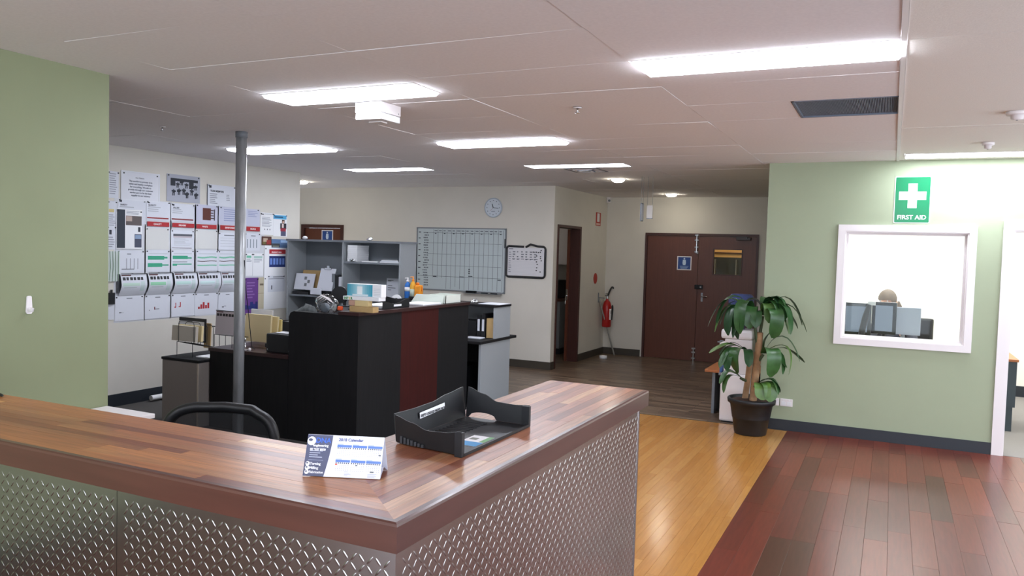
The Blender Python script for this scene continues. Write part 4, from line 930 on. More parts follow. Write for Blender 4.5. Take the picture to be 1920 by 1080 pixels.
# paper boxes on the right bay shelf
a = P(652, 490, 'y', 7.9); c = P(676, 460, 'y', 7.9)
n = 8; hh = (c.z-z1)/n
for k in range(n):
    j = random.uniform(-.003, .003)
    lab = 'white paper carton in the pile on the right bay shelf, ' + ('lowest of its pile', 'second from the bottom', 'third from the bottom', 'fourth from the bottom', 'fourth from the top', 'third from the top', 'second from the top', 'topmost of its pile')[k]
    slab('paper_carton', lab, 'box', a.x+j, a.x+.145+j, 7.89, 8.13, z1+k*hh+.0003, z1+(k+1)*hh-.0008, M['paper2'], 'white cartons piled on the right bay shelf', c=.002)
a = P(712, 486, 'y', 7.9).x; c = P(749, 486, 'y', 7.9).x
for k in range(4): slab('booklet', ('white booklet, lowest of the pile at the right end of the shelf', 'white booklet, second of the pile at the right end of the shelf', 'pale booklet, third of the pile at the right end of the shelf', 'dark booklet topping the pile at the right end of the shelf')[k], 'booklet', a+.012*k, c-.01*k, 7.9, 8.1, z1+.011*k, z1+.011*(k+1)-.0005, (M['paper2'], M['paper'], M['paper2'], M['greypl'])[k], 'booklets on the right bay shelf', c=.002)
slab('paper_stack', 'flat white papers between the carton pile and the booklets', 'paper', P(679, 487, 'y', 7.9).x, P(708, 487, 'y', 7.9).x, 7.89, 8.08, z1, z1+.012, M['paper2'], c=.002)
for px, py, y_, z_, lab in ((660, 492, 7.85, z1, 'bright scrap of crumpled foil on the edge of the hutch shelf'), (693, 448, 7.9, hz, 'bright scrap of crumpled foil on top of the big hutch'), (572, 446, 7.9, hz, 'small white packet on top of the big hutch')):
    p = P(px, py, 'y', y_); bb = B(); vs = []; fs = []
    for j in range(6):
        for i in range(9):
            aa = 2*math.pi*i/9; e = math.pi*j/5-math.pi/2; q = random.uniform(.6, 1.2); vs.append((p.x+.045*q*math.cos(e)*math.cos(aa), y_+.028*math.cos(e)*math.sin(aa), z_+.02+.02*q*math.sin(e)))
    for j in range(5):
        for i in range(9): fs.append([j*9+i, j*9+(i+1) % 9, (j+1)*9+(i+1) % 9, (j+1)*9+i])
    bb.add(vs, fs, M['chrome'] if 'foil' in lab else M['paper2']); bb.done('foil_scrap' if 'foil' in lab else 'packet', None, lab, 'foil' if 'foil' in lab else 'packet')
a = P(708, 522, 'y', 8.0); c = P(733, 556, 'y', 8.0)
o = B().box(a.x, c.x, hy1-.016, hy1-.0125, c.z-.03, a.z, M['paper']).done('notice_sheet', None, 'white notice stuck on the back of the hutch right bay', 'notice')
bb = B()
for v, w_ in ((.86, .5), (.82, .3), (.55, .4), (.42, .7), (.3, .3)): bb.box(a.x+.02, a.x+.02+(c.x-a.x-.04)*w_, hy1-.0168, hy1-.016, c.z+(a.z-c.z)*v, c.z+(a.z-c.z)*v+.008, ink(120, 122, 128))
bb.done('print', o)

# wire file sorters ----------------------------------------------------------
def sorter(x0, x1, y0, y1, zf, zb, ztop, n, zdesk, label):
    o = thing('file_sorter', ((x0+x1)/2, (y0+y1)/2, zdesk), label, 'file sorter'); rw = .003
    z_ = lambda y: zf+(zb-zf)*(y-y0)/(y1-y0)
    bb = B()
    for x in (x0, x0+(x1-x0)*.33, x0+(x1-x0)*.67, x1): bb.tube([(x, y0, z_(y0)), (x, y1, z_(y1))], rw, M['wire'], 6)
    for k in range(11):
        y = y0+(y1-y0)*k/10; bb.tube([(x0, y, z_(y)), (x1, y, z_(y))], rw*.8, M['wire'], 6)
    bb.done('wire_base', o)
    for k in range(n):
        y = y0+(y1-y0)*(.04+.92*k/(n-1)); z0 = z_(y); h = ztop-.012*k-.25*(zf-z0); r_ = .03
        pth = [(x0, y, z0), (x0, y, h-r_), (x0+r_*.3, y, h-r_*.3), (x0+r_, y, h), (x1-r_, y, h), (x1-r_*.3, y, h-r_*.3), (x1, y, h-r_), (x1, y, z0)]
        B().tube(pth, rw, M['wire'], 6).done('wire_divider', o)
    for x, y in ((x0, y0), (x1, y0), (x0, y1), (x1, y1)):
        if z_(y)-zdesk > .012: B().tube([(x, y, z_(y)), (x, y, zdesk+.0005)], rw, M['wire'], 6).done('leg', o)
    return o
def sheetv(name, label, cat, x0, x1, y, z0, z1, m, t=.004, lean=.04, group=None, r=0.):
    bb = B(); v = [(x0, y, z0), (x1, y, z0), (x1, y+lean, z1), (x0, y+lean, z1)]; v += [(q[0], q[1]+t, q[2]) for q in v]
    bb.add(v, [(0, 1, 2, 3), (7, 6, 5, 4), (0, 4, 5, 1), (1, 5, 6, 2), (2, 6, 7, 3), (3, 7, 4, 0)], m); return bb.done(name, None, label, cat, group)
f = 5.33
xa = P(332, 640, 'y', f).x; xb = P(361, 645, 'y', f).x; zf = P(332, 640, 'y', f).z
sorter(xa, xb, f, f+.42, zf, czt+.035, P(345, 602, 'y', f).z, 6, czt, 'black wire file sorter on the low grey cabinet')
g_ = 'papers in the wire sorter on the cabinet'
a = P(325, 609, 'y', 5.37); c = P(369, 642, 'y', 5.37)
sheetv('manila_folder', 'pale grey-beige folder at the front of the cabinet sorter', 'folder', a.x, c.x, 5.35, zf+.004, a.z, mat('folder_grey', (204, 196, 182), .7), .03, .01, g_)
sheetv('manila_folder', 'cream folder just behind the front folder of the cabinet sorter', 'folder', a.x+.03, c.x+.02, 5.40, zf+.004, a.z+.005, M['manila'], .025, .01, g_)
a = P(337, 594, 'y', 5.5); c = P(386, 648, 'y', 5.5)
o = sheetv('framed_board', 'black edged grey board behind the folders of the cabinet sorter', 'board', a.x, c.x, 5.49, zf-.015, a.z, M['black'], .012, .005, g_)
B().box(a.x+.012, c.x-.012, 5.486, 5.489, zf, a.z-.03, M['paper']).done('face', o)
sheetv('envelope', 'tan envelope at the back of the cabinet sorter', 'envelope', P(385, 620, 'y', 5.6).x, P(397, 620, 'y', 5.6).x, 5.58, czt+.06, P(390, 606, 'y', 5.6).z, mat('tan_envelope', (206, 172, 118), .8), .01, .01, g_)
slab('paper_stack', 'white papers under the wire sorter on the low grey cabinet', 'paper', -5.80, -5.63, 5.36, 5.6, czt, czt+.012, M['paper2'], c=.002)
f = 5.42
xa = P(402, 627, 'y', f).x; xb = P(432, 634, 'y', f).x; zf2 = P(402, 627, 'y', f).z
sorter(xa, xb+.02, f, 6.12, zf2, DZT+.02, zf2+.21, 7, DZT, 'black wire file sorter on the dark desk beside the pole')
g_ = 'papers in the wire sorter on the desk'
a = P(401, 582, 'y', f-.005); c = P(441, 632, 'y', f-.005)
o = sheetv('wall_calendar', 'pinkish white flip calendar standing at the front of the desk sorter', 'calendar', a.x, c.x+.02, f+.01, zf2+.004, a.z, mat('pink_paper', (210, 200, 204), .7), .004, .015, g_)
bb = B(); H2 = a.z-zf2; 
def strip(bb, x0, x1, z0, z1, m): bb.add([(x0, f+.009+.015*(z0-zf2)/H2, z0), (x1, f+.009+.015*(z0-zf2)/H2, z0), (x1, f+.009+.015*(z1-zf2)/H2, z1), (x0, f+.009+.015*(z1-zf2)/H2, z1)], [(0, 1, 2, 3)], m)
for k in range(6): strip(bb, a.x+.012+k*.036, a.x+.042+k*.036-.004*(k % 2), a.z-.05, a.z-.026, ink(50, 46, 48))
strip(bb, a.x+.008, a.x+.09, a.z-.016, a.z-.007, ink(90, 40, 44)); bb.done('print', o)
B().tube([(a.x+.0, f+.024, a.z), (c.x+.02, f+.024, a.z)], .004, M['black'], 6).done('binding_wire', o)
for k, (p0, p1, py, yy, m) in enumerate(((458, 505, 588, 5.62, M['manila']), (463, 518, 590, 5.76, M['manila']), (475, 524, 596, 5.9, mat('manila_yellow', (232, 212, 140), .7)), (490, 534, 602, 6.02, M['manila']))):
    a = P(p0, py, 'y', yy); c = P(p1, 640, 'y', yy)
    sheetv('manila_folder', ('manila folder nearest the pole in the desk sorter', 'manila folder second from the pole in the desk sorter', 'yellowish manila folder third from the pole in the desk sorter', 'manila folder furthest back in the desk sorter')[k], 'folder', a.x, c.x, yy, DZT+.05, a.z, m, .02, .02, g_)
a = P(470, 579, 'y', 6.1); c = P(510, 600, 'y', 6.1)
sheetv('document_wallet', 'white plastic wallet sticking up at the back of the desk sorter', 'wallet', a.x, c.x, 6.09, DZT+.06, a.z, M['paper2'], .012, .02, g_)
# printer at the screen
a = P(503, 640, 'y', 5.43); c = P(541, 622, 'y', 5.43)
o = thing('printer', ((a.x+c.x)/2, 5.5, DZT), 'black desktop printer squeezed beside the rounded screen corner', 'printer')
B().cbox(a.x, sxl-.005, 5.40, 5.62, DZT, P(503, 624, 'y', 5.43).z, M['black'], .015).done('body', o)
B().cbox(a.x-.03, a.x+.0, 5.42, 5.58, DZT+.04, DZT+.075, M['black'], .006).done('paper_tray', o)
B().cbox(a.x+.04, sxl-.006, 5.56, 5.68, P(503, 624, 'y', 5.43).z+.001, P(530, 601, 'y', 5.6).z, M['black'], .012).done('rear_feeder', o)
B().add([(a.x+.05, 5.46, P(503, 624, 'y', 5.43).z+.004), (sxl-.01, 5.46, P(503, 624, 'y', 5.43).z+.004), (sxl-.01, 5.56, P(503, 624, 'y', 5.43).z+.012), (a.x+.06, 5.56, P(503, 624, 'y', 5.43).z+.010)], [(0, 1, 2, 3)], M['paper2']).done('sheet', o)
for q in (a.x+.02, sxl-.04): B().disc((q, 5.401, DZT+.03), .006, (0, -1, 0), .003, M['chrome'], 10).done('screw', o)
p = P(482, 648, 'y', 5.55); bb = B(); bb.lathe([(.04, 0), (.04, .006), (.008, .012), (.006, .09), (.012, .1), (.002, .11)], (p.x, 5.4, DZT), M['chrome'], 14); bb.done('bill_spike', None, 'small chrome paper spike on the dark desk beside the printer', 'spike')
p = P(471, 650, 'y', 5.4); B().lathe([(.012, 0), (.016, .012), (.012, .024), (.002, .028)], (p.x, 5.38, DZT), M['white'], 12).done('white_knob', None, 'little white knob lying on the dark desk beside the pole', 'knob')
# rolled paper on the carpet by the skirting
a = P(293, 735, 'x', XW+.12); B().tube([(XW+.1, a.y-.05, .04), (XW+.1, a.y+.35, .04)], .028, M['paper2'], 12).done('paper_tube', None, 'white paper tube lying by the black skirting behind the cabinet', 'tube')

# ------------------------------------------------------------------ papers on the poster wall
GP = 'papers pinned on the poster wall'
LV = [0]
def sheet(pl, rect, name, label, cat, m, prints=(), group=GP, d=None, pins=True, t=.0012, texts=()):
    LV[0] += 1
    d = .0006+.0015*(LV[0] % 5) if d is None else d
    u0, z1 = uv(pl, rect[0], rect[1]); u1, z0 = uv(pl, rect[2], rect[3])
    o = wbox(B(), pl, u0, u1, z0, z1, d, d+t, m).done(name, None, label, cat, group)
    if prints or pins:
        bb = B(); W_, H_ = u1-u0, z1-z0
        for i, (a, b_, c, e, col) in enumerate(prints):
            wbox(bb, pl, u0+W_*a, u0+W_*c, z1-H_*e, z1-H_*b_, d+t, d+t+.0003+.00005*i, col if not isinstance(col, tuple) else ink(*col))
        if bb.v: bb.done('print', o)
        if pins:
            pb = B()
            for a, e in ((.05, .05), (.95, .05)): wbox(pb, pl, u0+W_*a-.006, u0+W_*a+.006, z1-H_*e-.006, z1-H_*e+.006, d+t, d+t+.006, M['black'])
            pb.done('push_pins', o)
    for s_, sz, a, b_, col, bo in texts:
        text(s_, sz*(z1-z0), align='CENTER' if a == .5 else 'LEFT', m=ink(*col), parent=o, bold=bo, ux=UX[pl], vy=(0, 0, 1), at=pt(pl, u0+(u1-u0)*a, z1-(z1-z0)*b_, d+t+.0008))
    return o
tr_ = random.Random(11)
def lines(a, b_, c, e, n, col=(150, 152, 162), k=.42, jit=.4):
    out = []; s = (e-b_)/n
    for i in range(n): out.append((a, b_+i*s, a+(c-a)*(1-jit*tr_.random()), b_+i*s+s*k, col))
    return out
P1, P2 = M['paper'], M['paper2']
BK = (40, 44, 54); RD = (172, 40, 46); GN = (60, 160, 126); GN2 = (120, 190, 160); GY = (120, 124, 132)
W = 'W'
sheet(W, (203, 320, 222, 372), 'text_sheet', 'pale text sheet half hidden by the green wall, top row of the poster wall', 'sheet', P1, lines(.1, .08, .9, .9, 10))
o = sheet(W, (228, 321, 297, 378), 'mission_poster', 'shiny laminated mission text poster at the top of the poster wall', 'poster', mat('laminated_paper', (222, 223, 230), .15), [], texts=[('Our Mission', .075, .36, .21, (90, 92, 100), 0)]+[(s_, .088, .5, .345+.105*i, (96, 100, 112), .0006) for i, s_ in enumerate(('The workforce process is to', 'safety and healthy workplace', 'for everything. We aim to', 'provide through our customer', 'service part to be the best', 'supplier in our industry'))])
u0, z1_ = uv(W, 228, 321); u1, z0_ = uv(W, 297, 378); bb = B(); fm_ = mat('laminate_film', (226, 228, 234), .08)
for q in ((u0-.012, u1+.012, z1_, z1_+.012), (u0-.012, u1+.012, z0_-.012, z0_), (u0-.012, u0, z0_, z1_), (u1, u1+.012, z0_, z1_)): wbox(bb, W, *q, .0062, .0085, fm_)
bb.done('laminate_edge', o)
ppl = []
for k, (u, v) in enumerate(((.32, .38), (.44, .28), (.58, .38), (.86, .42), (.2, .66), (.36, .62), (.5, .6), (.6, .72), (.74, .6), (.88, .72))):
    h = .2 if v < .5 else .24
    ppl += [(u-.014, v-h*.5, u+.014, v-h*.38, BK), (u-.034, v-h*.36, u+.034, v+h*.08, BK), (u-.034, v+h*.08, u-.008, v+h*.5, BK), (u+.01, v+h*.08, u+.032, v+h*.48, BK), (u-.06, v-h*.3, u-.034, v-h*.1+.04*(k % 2), BK), (u+.034, v-h*.32, u+.06, v-h*.05, BK)]
sheet(W, (312, 325, 374, 382), 'silhouette_poster', 'grey poster of black working figures at the top of the poster wall', 'poster', ink(168, 170, 182), [(.11, .14, .93, .24, BK), (.11, .2, .25, .42, BK), (.66, .22, .8, .48, BK)]+ppl)
sheet(W, (388, 345, 441, 389), 'staff_list', 'white team members list beside the pole at the top of the poster wall', 'sheet', P1, [(.06, .04, .14, .16, BK), (-.01, 0, .01, 1, BK)]+lines(.08, .42, .35, .95, 6)+lines(.66, .42, .82, .75, 4), texts=[('TEAM MEMBERS', .12, .1, .34, (50, 52, 60), .001)])
H1 = lambda: [(.05, .04, .14, .13, BK)]+lines(.06, .3, .6, .62, 3, (176, 178, 186))
sheet(W, (221, 372, 273, 421), 'header_sheet', 'white safety header sheet in the first column of the poster wall', 'sheet', P1, H1(), texts=[('SAFETY', .1, .08, .27, (70, 72, 80), .0006)])
sheet(W, (217, 391, 265, 467), 'brochure', 'white brochure with a dark left band in the first column', 'brochure', P2, [(.02, .01, .33, .98, (42, 50, 62)), (.36, .16, .98, .4, (96, 86, 84)), (.37, .17, .6, .3, (180, 160, 150)), (.7, .62, .98, .96, (70, 74, 92)), (.72, .64, .96, .74, (140, 160, 190)), (.84, .44, .93, .56, BK)]+lines(.38, .04, .9, .14, 3), d=.009)
sheet(W, (274, 376, 318, 414), 'header_sheet', 'white quality header sheet with a red foot line', 'sheet', P1, H1()+[(.03, .86, .94, .93, (150, 52, 54))], texts=[('QUALITY', .12, .08, .26, (70, 72, 80), .0006)])
sheet(W, (320, 381, 364, 416), 'header_sheet', 'white delivery header sheet with a red foot line', 'sheet', P1, H1()+[(.03, .86, .94, .94, (130, 52, 54))], texts=[('VALUES', .13, .08, .28, (70, 72, 80), .0006)])
sheet(W, (367, 383, 407, 421), 'brown_photo_sheet', 'lilac sheet with a brown square picture in the fourth column', 'sheet', ink(196, 196, 214), [(.3, .16, .68, .8, (92, 44, 34)), (.82, .2, .87, .8, (60, 50, 60))]+lines(.68, .24, .84, .8, 4, (80, 60, 70)))
sheet(W, (410, 387, 487, 425), 'wide_text_sheet', 'wide lilac text sheet passing behind the pole', 'sheet', ink(196, 198, 216), lines(.12, .12, .55, .85, 6, (150, 156, 190))+lines(.7, .12, .95, .5, 4, (150, 156, 190)))
for r_, s_, lb in (((275, 415, 316, 425.5), 'QUALITY', 'red quality strip over the second column'), ((322, 417.5, 363, 427.5), 'DELIVERY', 'red delivery strip over the third column'), ((367, 420, 405, 430), 'WASTE', 'red strip over the fourth column'), ((412, 422, 443, 432), 'ENVIRONMENT', 'red strip over the fifth column left of the pole'), ((461, 424.5, 486, 434), 'PEOPLE', 'red strip just right of the pole')):
    sheet(W, r_, 'title_strip', lb, 'title strip', ink(*RD), (), pins=False, texts=[(s_, .5, .28, .68, (236, 220, 220), .001)], group='red title strips on the poster wall', d=.010)
sheet(W, (273, 427, 316, 468), 'blank_sheet', 'blank white sheet in the second column under the red quality strip', 'sheet', ink(212, 211, 208))
sheet(W, (320, 431, 363, 467), 'report_sheet', 'white report sheet with a dark banner in the third column', 'sheet', P1, [(.1, .2, .92, .31, (84, 86, 94)), (.1, .31, .9, .4, (190, 180, 186)), (.05, .94, .9, .965, (90, 60, 60))]+lines(.14, .45, .88, .85, 6, (188, 190, 196)))
sheet(W, (366, 430.5, 407, 467), 'blank_sheet', 'blank white sheet in the fourth column under the red strip', 'sheet', ink(214, 213, 211))
sheet(W, (409, 436, 443, 469), 'list_sheet', 'white ruled list sheet left of the pole', 'sheet', P1, [(.3, .12, .85, .17, GY)]+[(.1, .3+.16*i, .95, .315+.16*i, (160, 164, 170)) for i in range(4)])
sheet(W, (459, 437, 487, 470), 'column_sheet', 'white sheet with upright grey columns right of the pole', 'sheet', P1, [(.14+.2*i, .34, .2+.2*i, .85, (140, 150, 158)) for i in range(4)]+[(.4, .12, .7, .17, GY)])
# chart row
sheet(W, (220, 469.5, 270, 510), 'chart_sheet', 'white sheet with thin grey columns, first of the chart row', 'chart', P1, [(.32+.14*i, .36, .34+.14*i, .86, GY) for i in range(4)]+[(.15, .84, .62, .88, GY), (.35, .14, .5, .18, GY)])
for (r_, kind, lb) in (((273, 469, 317.5, 509), 0, 'green stepped chart, second of the chart row'), ((320.5, 469, 362.5, 508), 1, 'green stepped chart with a grey line, third of the chart row'), ((367, 469.5, 407.5, 507.5), 2, 'chart with two green waves and a dark wave, fourth of the chart row'), ((409, 470, 443, 507), 2, 'chart with thin green waves left of the pole')):
    pr = [(.1, .14, .9, .18, (190, 194, 200))]
    if kind == 0: pr += [(.08, .26, .76, .44, GN), (.08, .3, .9, .38, GN), (.08, .6, .68, .78, GN), (.08, .66, .95, .72, GN)]
    elif kind == 1: pr += [(.06, .26, .72, .42, GN), (.06, .33, .9, .4, GN), (.06, .54, .7, .57, GY), (.06, .64, .9, .69, GN), (.06, .68, .25, .74, GN)]
    else:
        for i in range(10): 
            s = .02*math.sin(i*.7); pr += [(.06+.088*i, .3+s, .148+.088*i, .37+s, GN2), (.06+.088*i, .5+s*.8, .148+.088*i, .54+s*.8, (110, 96, 96)), (.06+.088*i, .7+s*.3, .148+.088*i, .75+s*.3, GN2)]
    sheet(W, r_, 'chart_sheet', lb, 'chart', P1, pr)
for k, r_ in enumerate(((214, 371, 272, 601), (271.5, 375, 320, 597), (319.5, 380, 365.5, 593), (365, 382, 409, 590), (408, 386, 459, 587), (458, 424, 494, 520))):
    sheet(W, r_, 'backing_board', 'white backing board behind the papers, %s of the poster wall' % ('first column', 'second column', 'third column', 'fourth column', 'column at the pole', 'column right of the pole')[k], 'board', ink(206, 207, 212), (), pins=False, d=.0002, t=.0003, group='backing boards of the poster wall')
# flip charts hanging in a row, curling off the wall
for k, (x0, y0, x1, y1) in enumerate(((221, 514, 269, 553), (273, 512.5, 317, 551), (321.5, 511.5, 363.5, 549), (366.5, 511, 408, 548), (410, 511, 443, 546))):
    u0, z1_ = uv(W, x0, y0); u1, z0_ = uv(W, x1, y1); n = 10; bb = B(); W_, H_ = u1-u0, z1_-z0_
    prof = [(.036+.022*math.sin(math.pi*min(1, s/.55)*.5)-.040*max(0, s-.55)/.45-.012*max(0, s-.75)/.25, z1_-H_*s) for s in [i/n for i in range(n+1)]]
    lb = 'curling flip calendar, %s of five hanging on the poster wall' % ('first', 'second', 'third', 'fourth', 'fifth')[k]
    o = wbox(B(), W, u0-.02, u1-.01, z0_+.03, z1_, .012, .022, ink(86, 88, 94)).done('flip_calendar', None, lb, 'calendar', 'flip calendars on the poster wall')
    vs = []
    sk = -.05
    for q, z_ in prof: 
        for u in (u0, u1): vs.append(pt(W, u+sk*0, z_, q))
    bb.add(vs, [(2*i, 2*i+1, 2*i+3, 2*i+2) for i in range(n)], P1, True)
    vs2 = [v-Vector((.003, 0, 0)) for v in vs]; bb.add(vs2, [(2*i+2, 2*i+3, 2*i+1, 2*i) for i in range(n)], P1, True); bb.done('page', o)
    bb = B()
    def onp(ua, sa, ub, sb, m, bb=bb):
        i0, i1 = sa*n, sb*n; st = max(1, int(math.ceil(i1-i0)))
        for j in range(st):
            sA, sB = sa+(sb-sa)*j/st, sa+(sb-sa)*(j+1)/st
            def at(s):
                i = min(int(s*n), n-1); f_ = s*n-i; return prof[i][0]*(1-f_)+prof[i+1][0]*f_+.0012, z1_-H_*s
            (dA, zA), (dB, zB) = at(sA), at(sB)
            bb.add([pt(W, u0+W_*ua, zB, dB), pt(W, u0+W_*ub, zB, dB), pt(W, u0+W_*ub, zA, dA), pt(W, u0+W_*ua, zA, dA)], [(0, 1, 2, 3)], m)
    for j in range(6): onp(.06+.14*j, .14, .06+.14*j+.11-.02*(j % 2), .28, ink(38, 38, 42))
    onp(.03, .03, .4, .09, ink(90, 50, 50)); onp(.05, .4, .7, .55, (ink(190, 214, 200), ink(150, 206, 170), ink(190, 220, 214), ink(200, 222, 222), ink(196, 214, 212))[k]); onp(.74, .34, .9, .8, ink(196, 210, 210)); onp(.1, .6, .6, .64, ink(190, 196, 200))
    bb.done('print', o)
    B().tube([pt(W, u0, z1_+.004, .05), pt(W, u1, z1_+.004, .05)], .004, M['black'], 6).tube([pt(W, u0+W_*.5, z1_+.004, .05), pt(W, u0+W_*.5, z1_+.006, .012)], .003, M['black'], 6).done('binding_wire', o)
# lowest row
for k, (r_, pr, lb) in enumerate((((215, 556, 268, 599), [(.14, .64, .22, .67, BK), (.2, .655, .3, .665, GY)], 'first sheet of the lowest row, nearly blank'), ((271, 554, 318, 595), [(.36, .5, .4, .62, (110, 50, 56)), (.4, .58, .56, .61, GY), (.16, .62, .19, .65, BK)], 'second sheet of the lowest row with a tiny dark mark'), ((320.5, 552, 363.5, 591), [(.17, .38, .2, .6, RD), (.13, .55, .17, .6, RD), (.36, .36, .4, .58, RD), (.31, .54, .36, .58, RD)], 'third sheet of the lowest row with two red marks'), ((365, 550, 408, 588), [(.14+.1*i, .62-.1*(i % 3)-.06*(i > 2), .22+.1*i, .72, RD) for i in range(5)], 'fourth sheet of the lowest row with a red bar chart'), ((409, 549, 443, 586), [(.2, .66, .3, .7, BK), (.3, .63, .42, .66, GY)], 'fifth sheet of the lowest row beside the pole'))):
    sheet(W, r_, 'chart_sheet', lb, 'chart', P1, pr+[(.4, .08, .6, .12, GY)])
# narrow left column by the green wall
sheet(W, (202, 376, 218, 428), 'text_sheet', 'narrow text sheet by the green wall with a yellow mark', 'sheet', P1, [(.1, .3, .7, .42, (206, 190, 130))]+lines(.1, .5, .9, .95, 6))
sheet(W, (201, 424, 216, 468), 'text_sheet', 'narrow text sheet by the green wall with a dark picture', 'sheet', P1, [(.2, .15, .5, .35, BK)]+lines(.1, .45, .9, .95, 5))
u0, z1_ = uv(W, 200, 471); u1, z0_ = uv(W, 222, 527); bb = B()
wbox(bb, W, u0, u1, z0_, z1_, .004, .02, ink(196, 204, 200)); o = bb.done('plastic_sleeve', None, 'crumpled plastic sleeve hanging by the green wall', 'sleeve', GP)
bb = B()
for k in range(4): bb.tube([pt(W, u0+(u1-u0)*(.15+.24*k), z1_, .021), pt(W, u0+(u1-u0)*(.2+.22*k), (z0_+z1_)/2, .026), pt(W, u0+(u1-u0)*(.12+.25*k), z0_, .021)], .003, ink(150, 176, 150), 5)
bb.done('crease', o)
sheet(W, (200, 568, 213, 599), 'text_sheet', 'white sheet under the black pouch by the green wall', 'sheet', P1)
u0, z1_ = uv(W, 201, 549); u1, z0_ = uv(W, 212, 570); bb = B(); wbox(bb, W, u0, u1, z0_, z1_, .012, .03, M['black']); wbox(bb, W, u0+(u1-u0)*.4, u0+(u1-u0)*.7, z1_, z1_+.03, .012, .02, M['black']); bb.done('black_pouch', None, 'small black pouch hanging low by the green wall', 'pouch')
# right of the pole
sheet(W, (461, 475, 473, 517), 'list_sheet', 'narrow list sheet just right of the pole in the chart row', 'sheet', P2, [(.1, .1, .8, .2, GN2)]+lines(.1, .25, .9, .4, 3))
sheet(W, (474, 475, 493, 517), 'list_sheet', 'list sheet with a small green table, second right of the pole', 'sheet', P2, [(.1, .12, .9, .22, (170, 200, 190))]+lines(.1, .26, .9, .42, 3))
sheet(W, (488, 398, 512, 441), 'text_sheet', 'white text sheet beside the cyan topped flyer', 'sheet', P2, [(.05, .06, .25, .1, BK)]+lines(.3, .05, .9, .1, 1)+lines(.12, .2, .88, .65, 8)+[(.3+.2*i, .72, .36+.2*i, .78, GY) for i in range(3)])
sheet(W, (512, 401, 537, 444), 'flyer', 'white flyer with a cyan heading and a standing figure in black', 'flyer', P2, [(.0, .04, .96, .22, (84, 166, 208)), (.08, .1, .7, .16, (40, 80, 120)), (.62, .24, .82, .38, (60, 44, 40)), (.66, .3, .79, .4, (214, 176, 156)), (.5, .4, .95, .66, (38, 38, 46)), (.62, .42, .76, .6, (220, 200, 196)), (.52, .62, .92, .76, (150, 44, 60)), (.55, .76, .92, .97, (80, 84, 110))])
sheet(W, (490, 443, 508, 460), 'photo_print', 'small red and brown photo print under the text sheet', 'photo', ink(92, 60, 50), [(.15, .2, .6, .6, (190, 170, 150)), (.5, .4, .95, .9, (150, 50, 50)), (.1, .6, .4, .9, (110, 100, 60))], pins=False)
sheet(W, (508, 448, 541, 465), 'photo_print', 'wide blue landscape photo print overlapping the hutch', 'photo', ink(90, 118, 158), [(.0, .5, .45, .95, (60, 66, 72)), (.05, .75, .4, .95, (120, 120, 110)), (.5, .1, 1, .4, (150, 180, 214))], pins=False, d=.012)
o = sheet(W, (495, 460, 537, 577), 'display_board', 'tall white display board with a red strip and a blue picture', 'board', P2, [(.2, .06, .9, .13, RD), (.2, .165, .9, .34, (34, 50, 110))]+[(.24+.13*i, .2, .33+.13*i, .3, (110, 140, 206)) for i in range(5)], t=.006, d=.004, texts=[('PRODUCT AREA', .03, .3, .115, (238, 220, 220), .0008)])
sheet(W, (501, 517, 532, 546), 'record_sheet', 'small record sheet pinned low on the tall display board', 'sheet', P1, [(.3, .06, .95, .1, GY), (.05, .18, .95, .21, GY), (.2, .6, .25, .85, BK)], d=.011)
pu = [(.0, .74, .18, .86, (44, 44, 110)), (.18, .76, .4, .86, (40, 50, 120)), (.4, .66, .62, .86, (36, 48, 112)), (.62, .72, .8, .86, (46, 50, 120)), (.8, .66, .97, .88, (40, 44, 104))]
sheet(W, (458, 521, 482, 588), 'banner_poster', 'purple poster with blue crowd figures beside the pole', 'poster', ink(104, 62, 134), lines(.15, .12, .8, .6, 6, (142, 104, 168))+pu, d=.012)
sheet(W, (482, 520, 496, 578), 'beige_poster', 'narrow beige strip poster beside the purple poster', 'poster', ink(190, 180, 156), [(.3, .2, .75, .26, (110, 96, 80)), (.1, .5, .9, .52, (160, 148, 124))])

# ------------------------------------------------------------------ whiteboards, clock, signs
N_ = 'N'
u0, z1_ = uv(N_, 783, 426); u1, z0_ = uv(N_, 947, 551); zt1 = uv(N_, 951, 431)[1]; 
o = thing('whiteboard', pt(N_, (u0+u1)/2, z0_), 'large aluminium framed whiteboard with a hand-drawn grid', 'whiteboard')
wb_m = mat('whiteboard_face', (190, 200, 202), .3); f = .016
wbox(B(), N_, u0+f, u1-f, z0_+f, z1_-f, .002, .014, wb_m).done('board_face', o)
bb = B()
for q in ((u0, u1, z0_, z0_+f), (u0, u1, z1_-f, z1_), (u0, u0+f, z0_+f, z1_-f), (u1-f, u1, z0_+f, z1_-f)): wbox(bb, N_, *q, .001, .02, M['greypl'])
bb.done('frame', o)
bb = B()
for a in (u0, u1-.024):
    for e in (z0_, z1_-.024): wbox(bb, N_, a, a+.024, e, e+.024, .02, .024, M['darkgrey'])
bb.done('corner_cap', o)
bb = B(); W_, H_ = u1-u0, z1_-z0_; ik = ink(54, 58, 66)
for k in range(16):
    s = .195+.0515*k; top = .03 if k > 1 else .03; bot = .97 if k > 2 else .8
    wbox(bb, N_, u0+W_*s-.0022, u0+W_*s+.0022, z1_-H_*(bot if k != 5 else .93), z1_-H_*top, .0142, .0146, ik if k % 4 else ink(90, 94, 104))
for v, x0_ in ((.085, .1), (.245, .12), (.42, .12), (.60, .12), (.775, .02)): wbox(bb, N_, u0+W_*x0_, u0+W_*.955, z1_-H_*v-.0022, z1_-H_*v+.0022, .0142, .0147, ik if v > .7 or v < .1 else ink(110, 114, 122))
bb.done('grid_lines', o)
bb = B(); wr = random.Random(4)
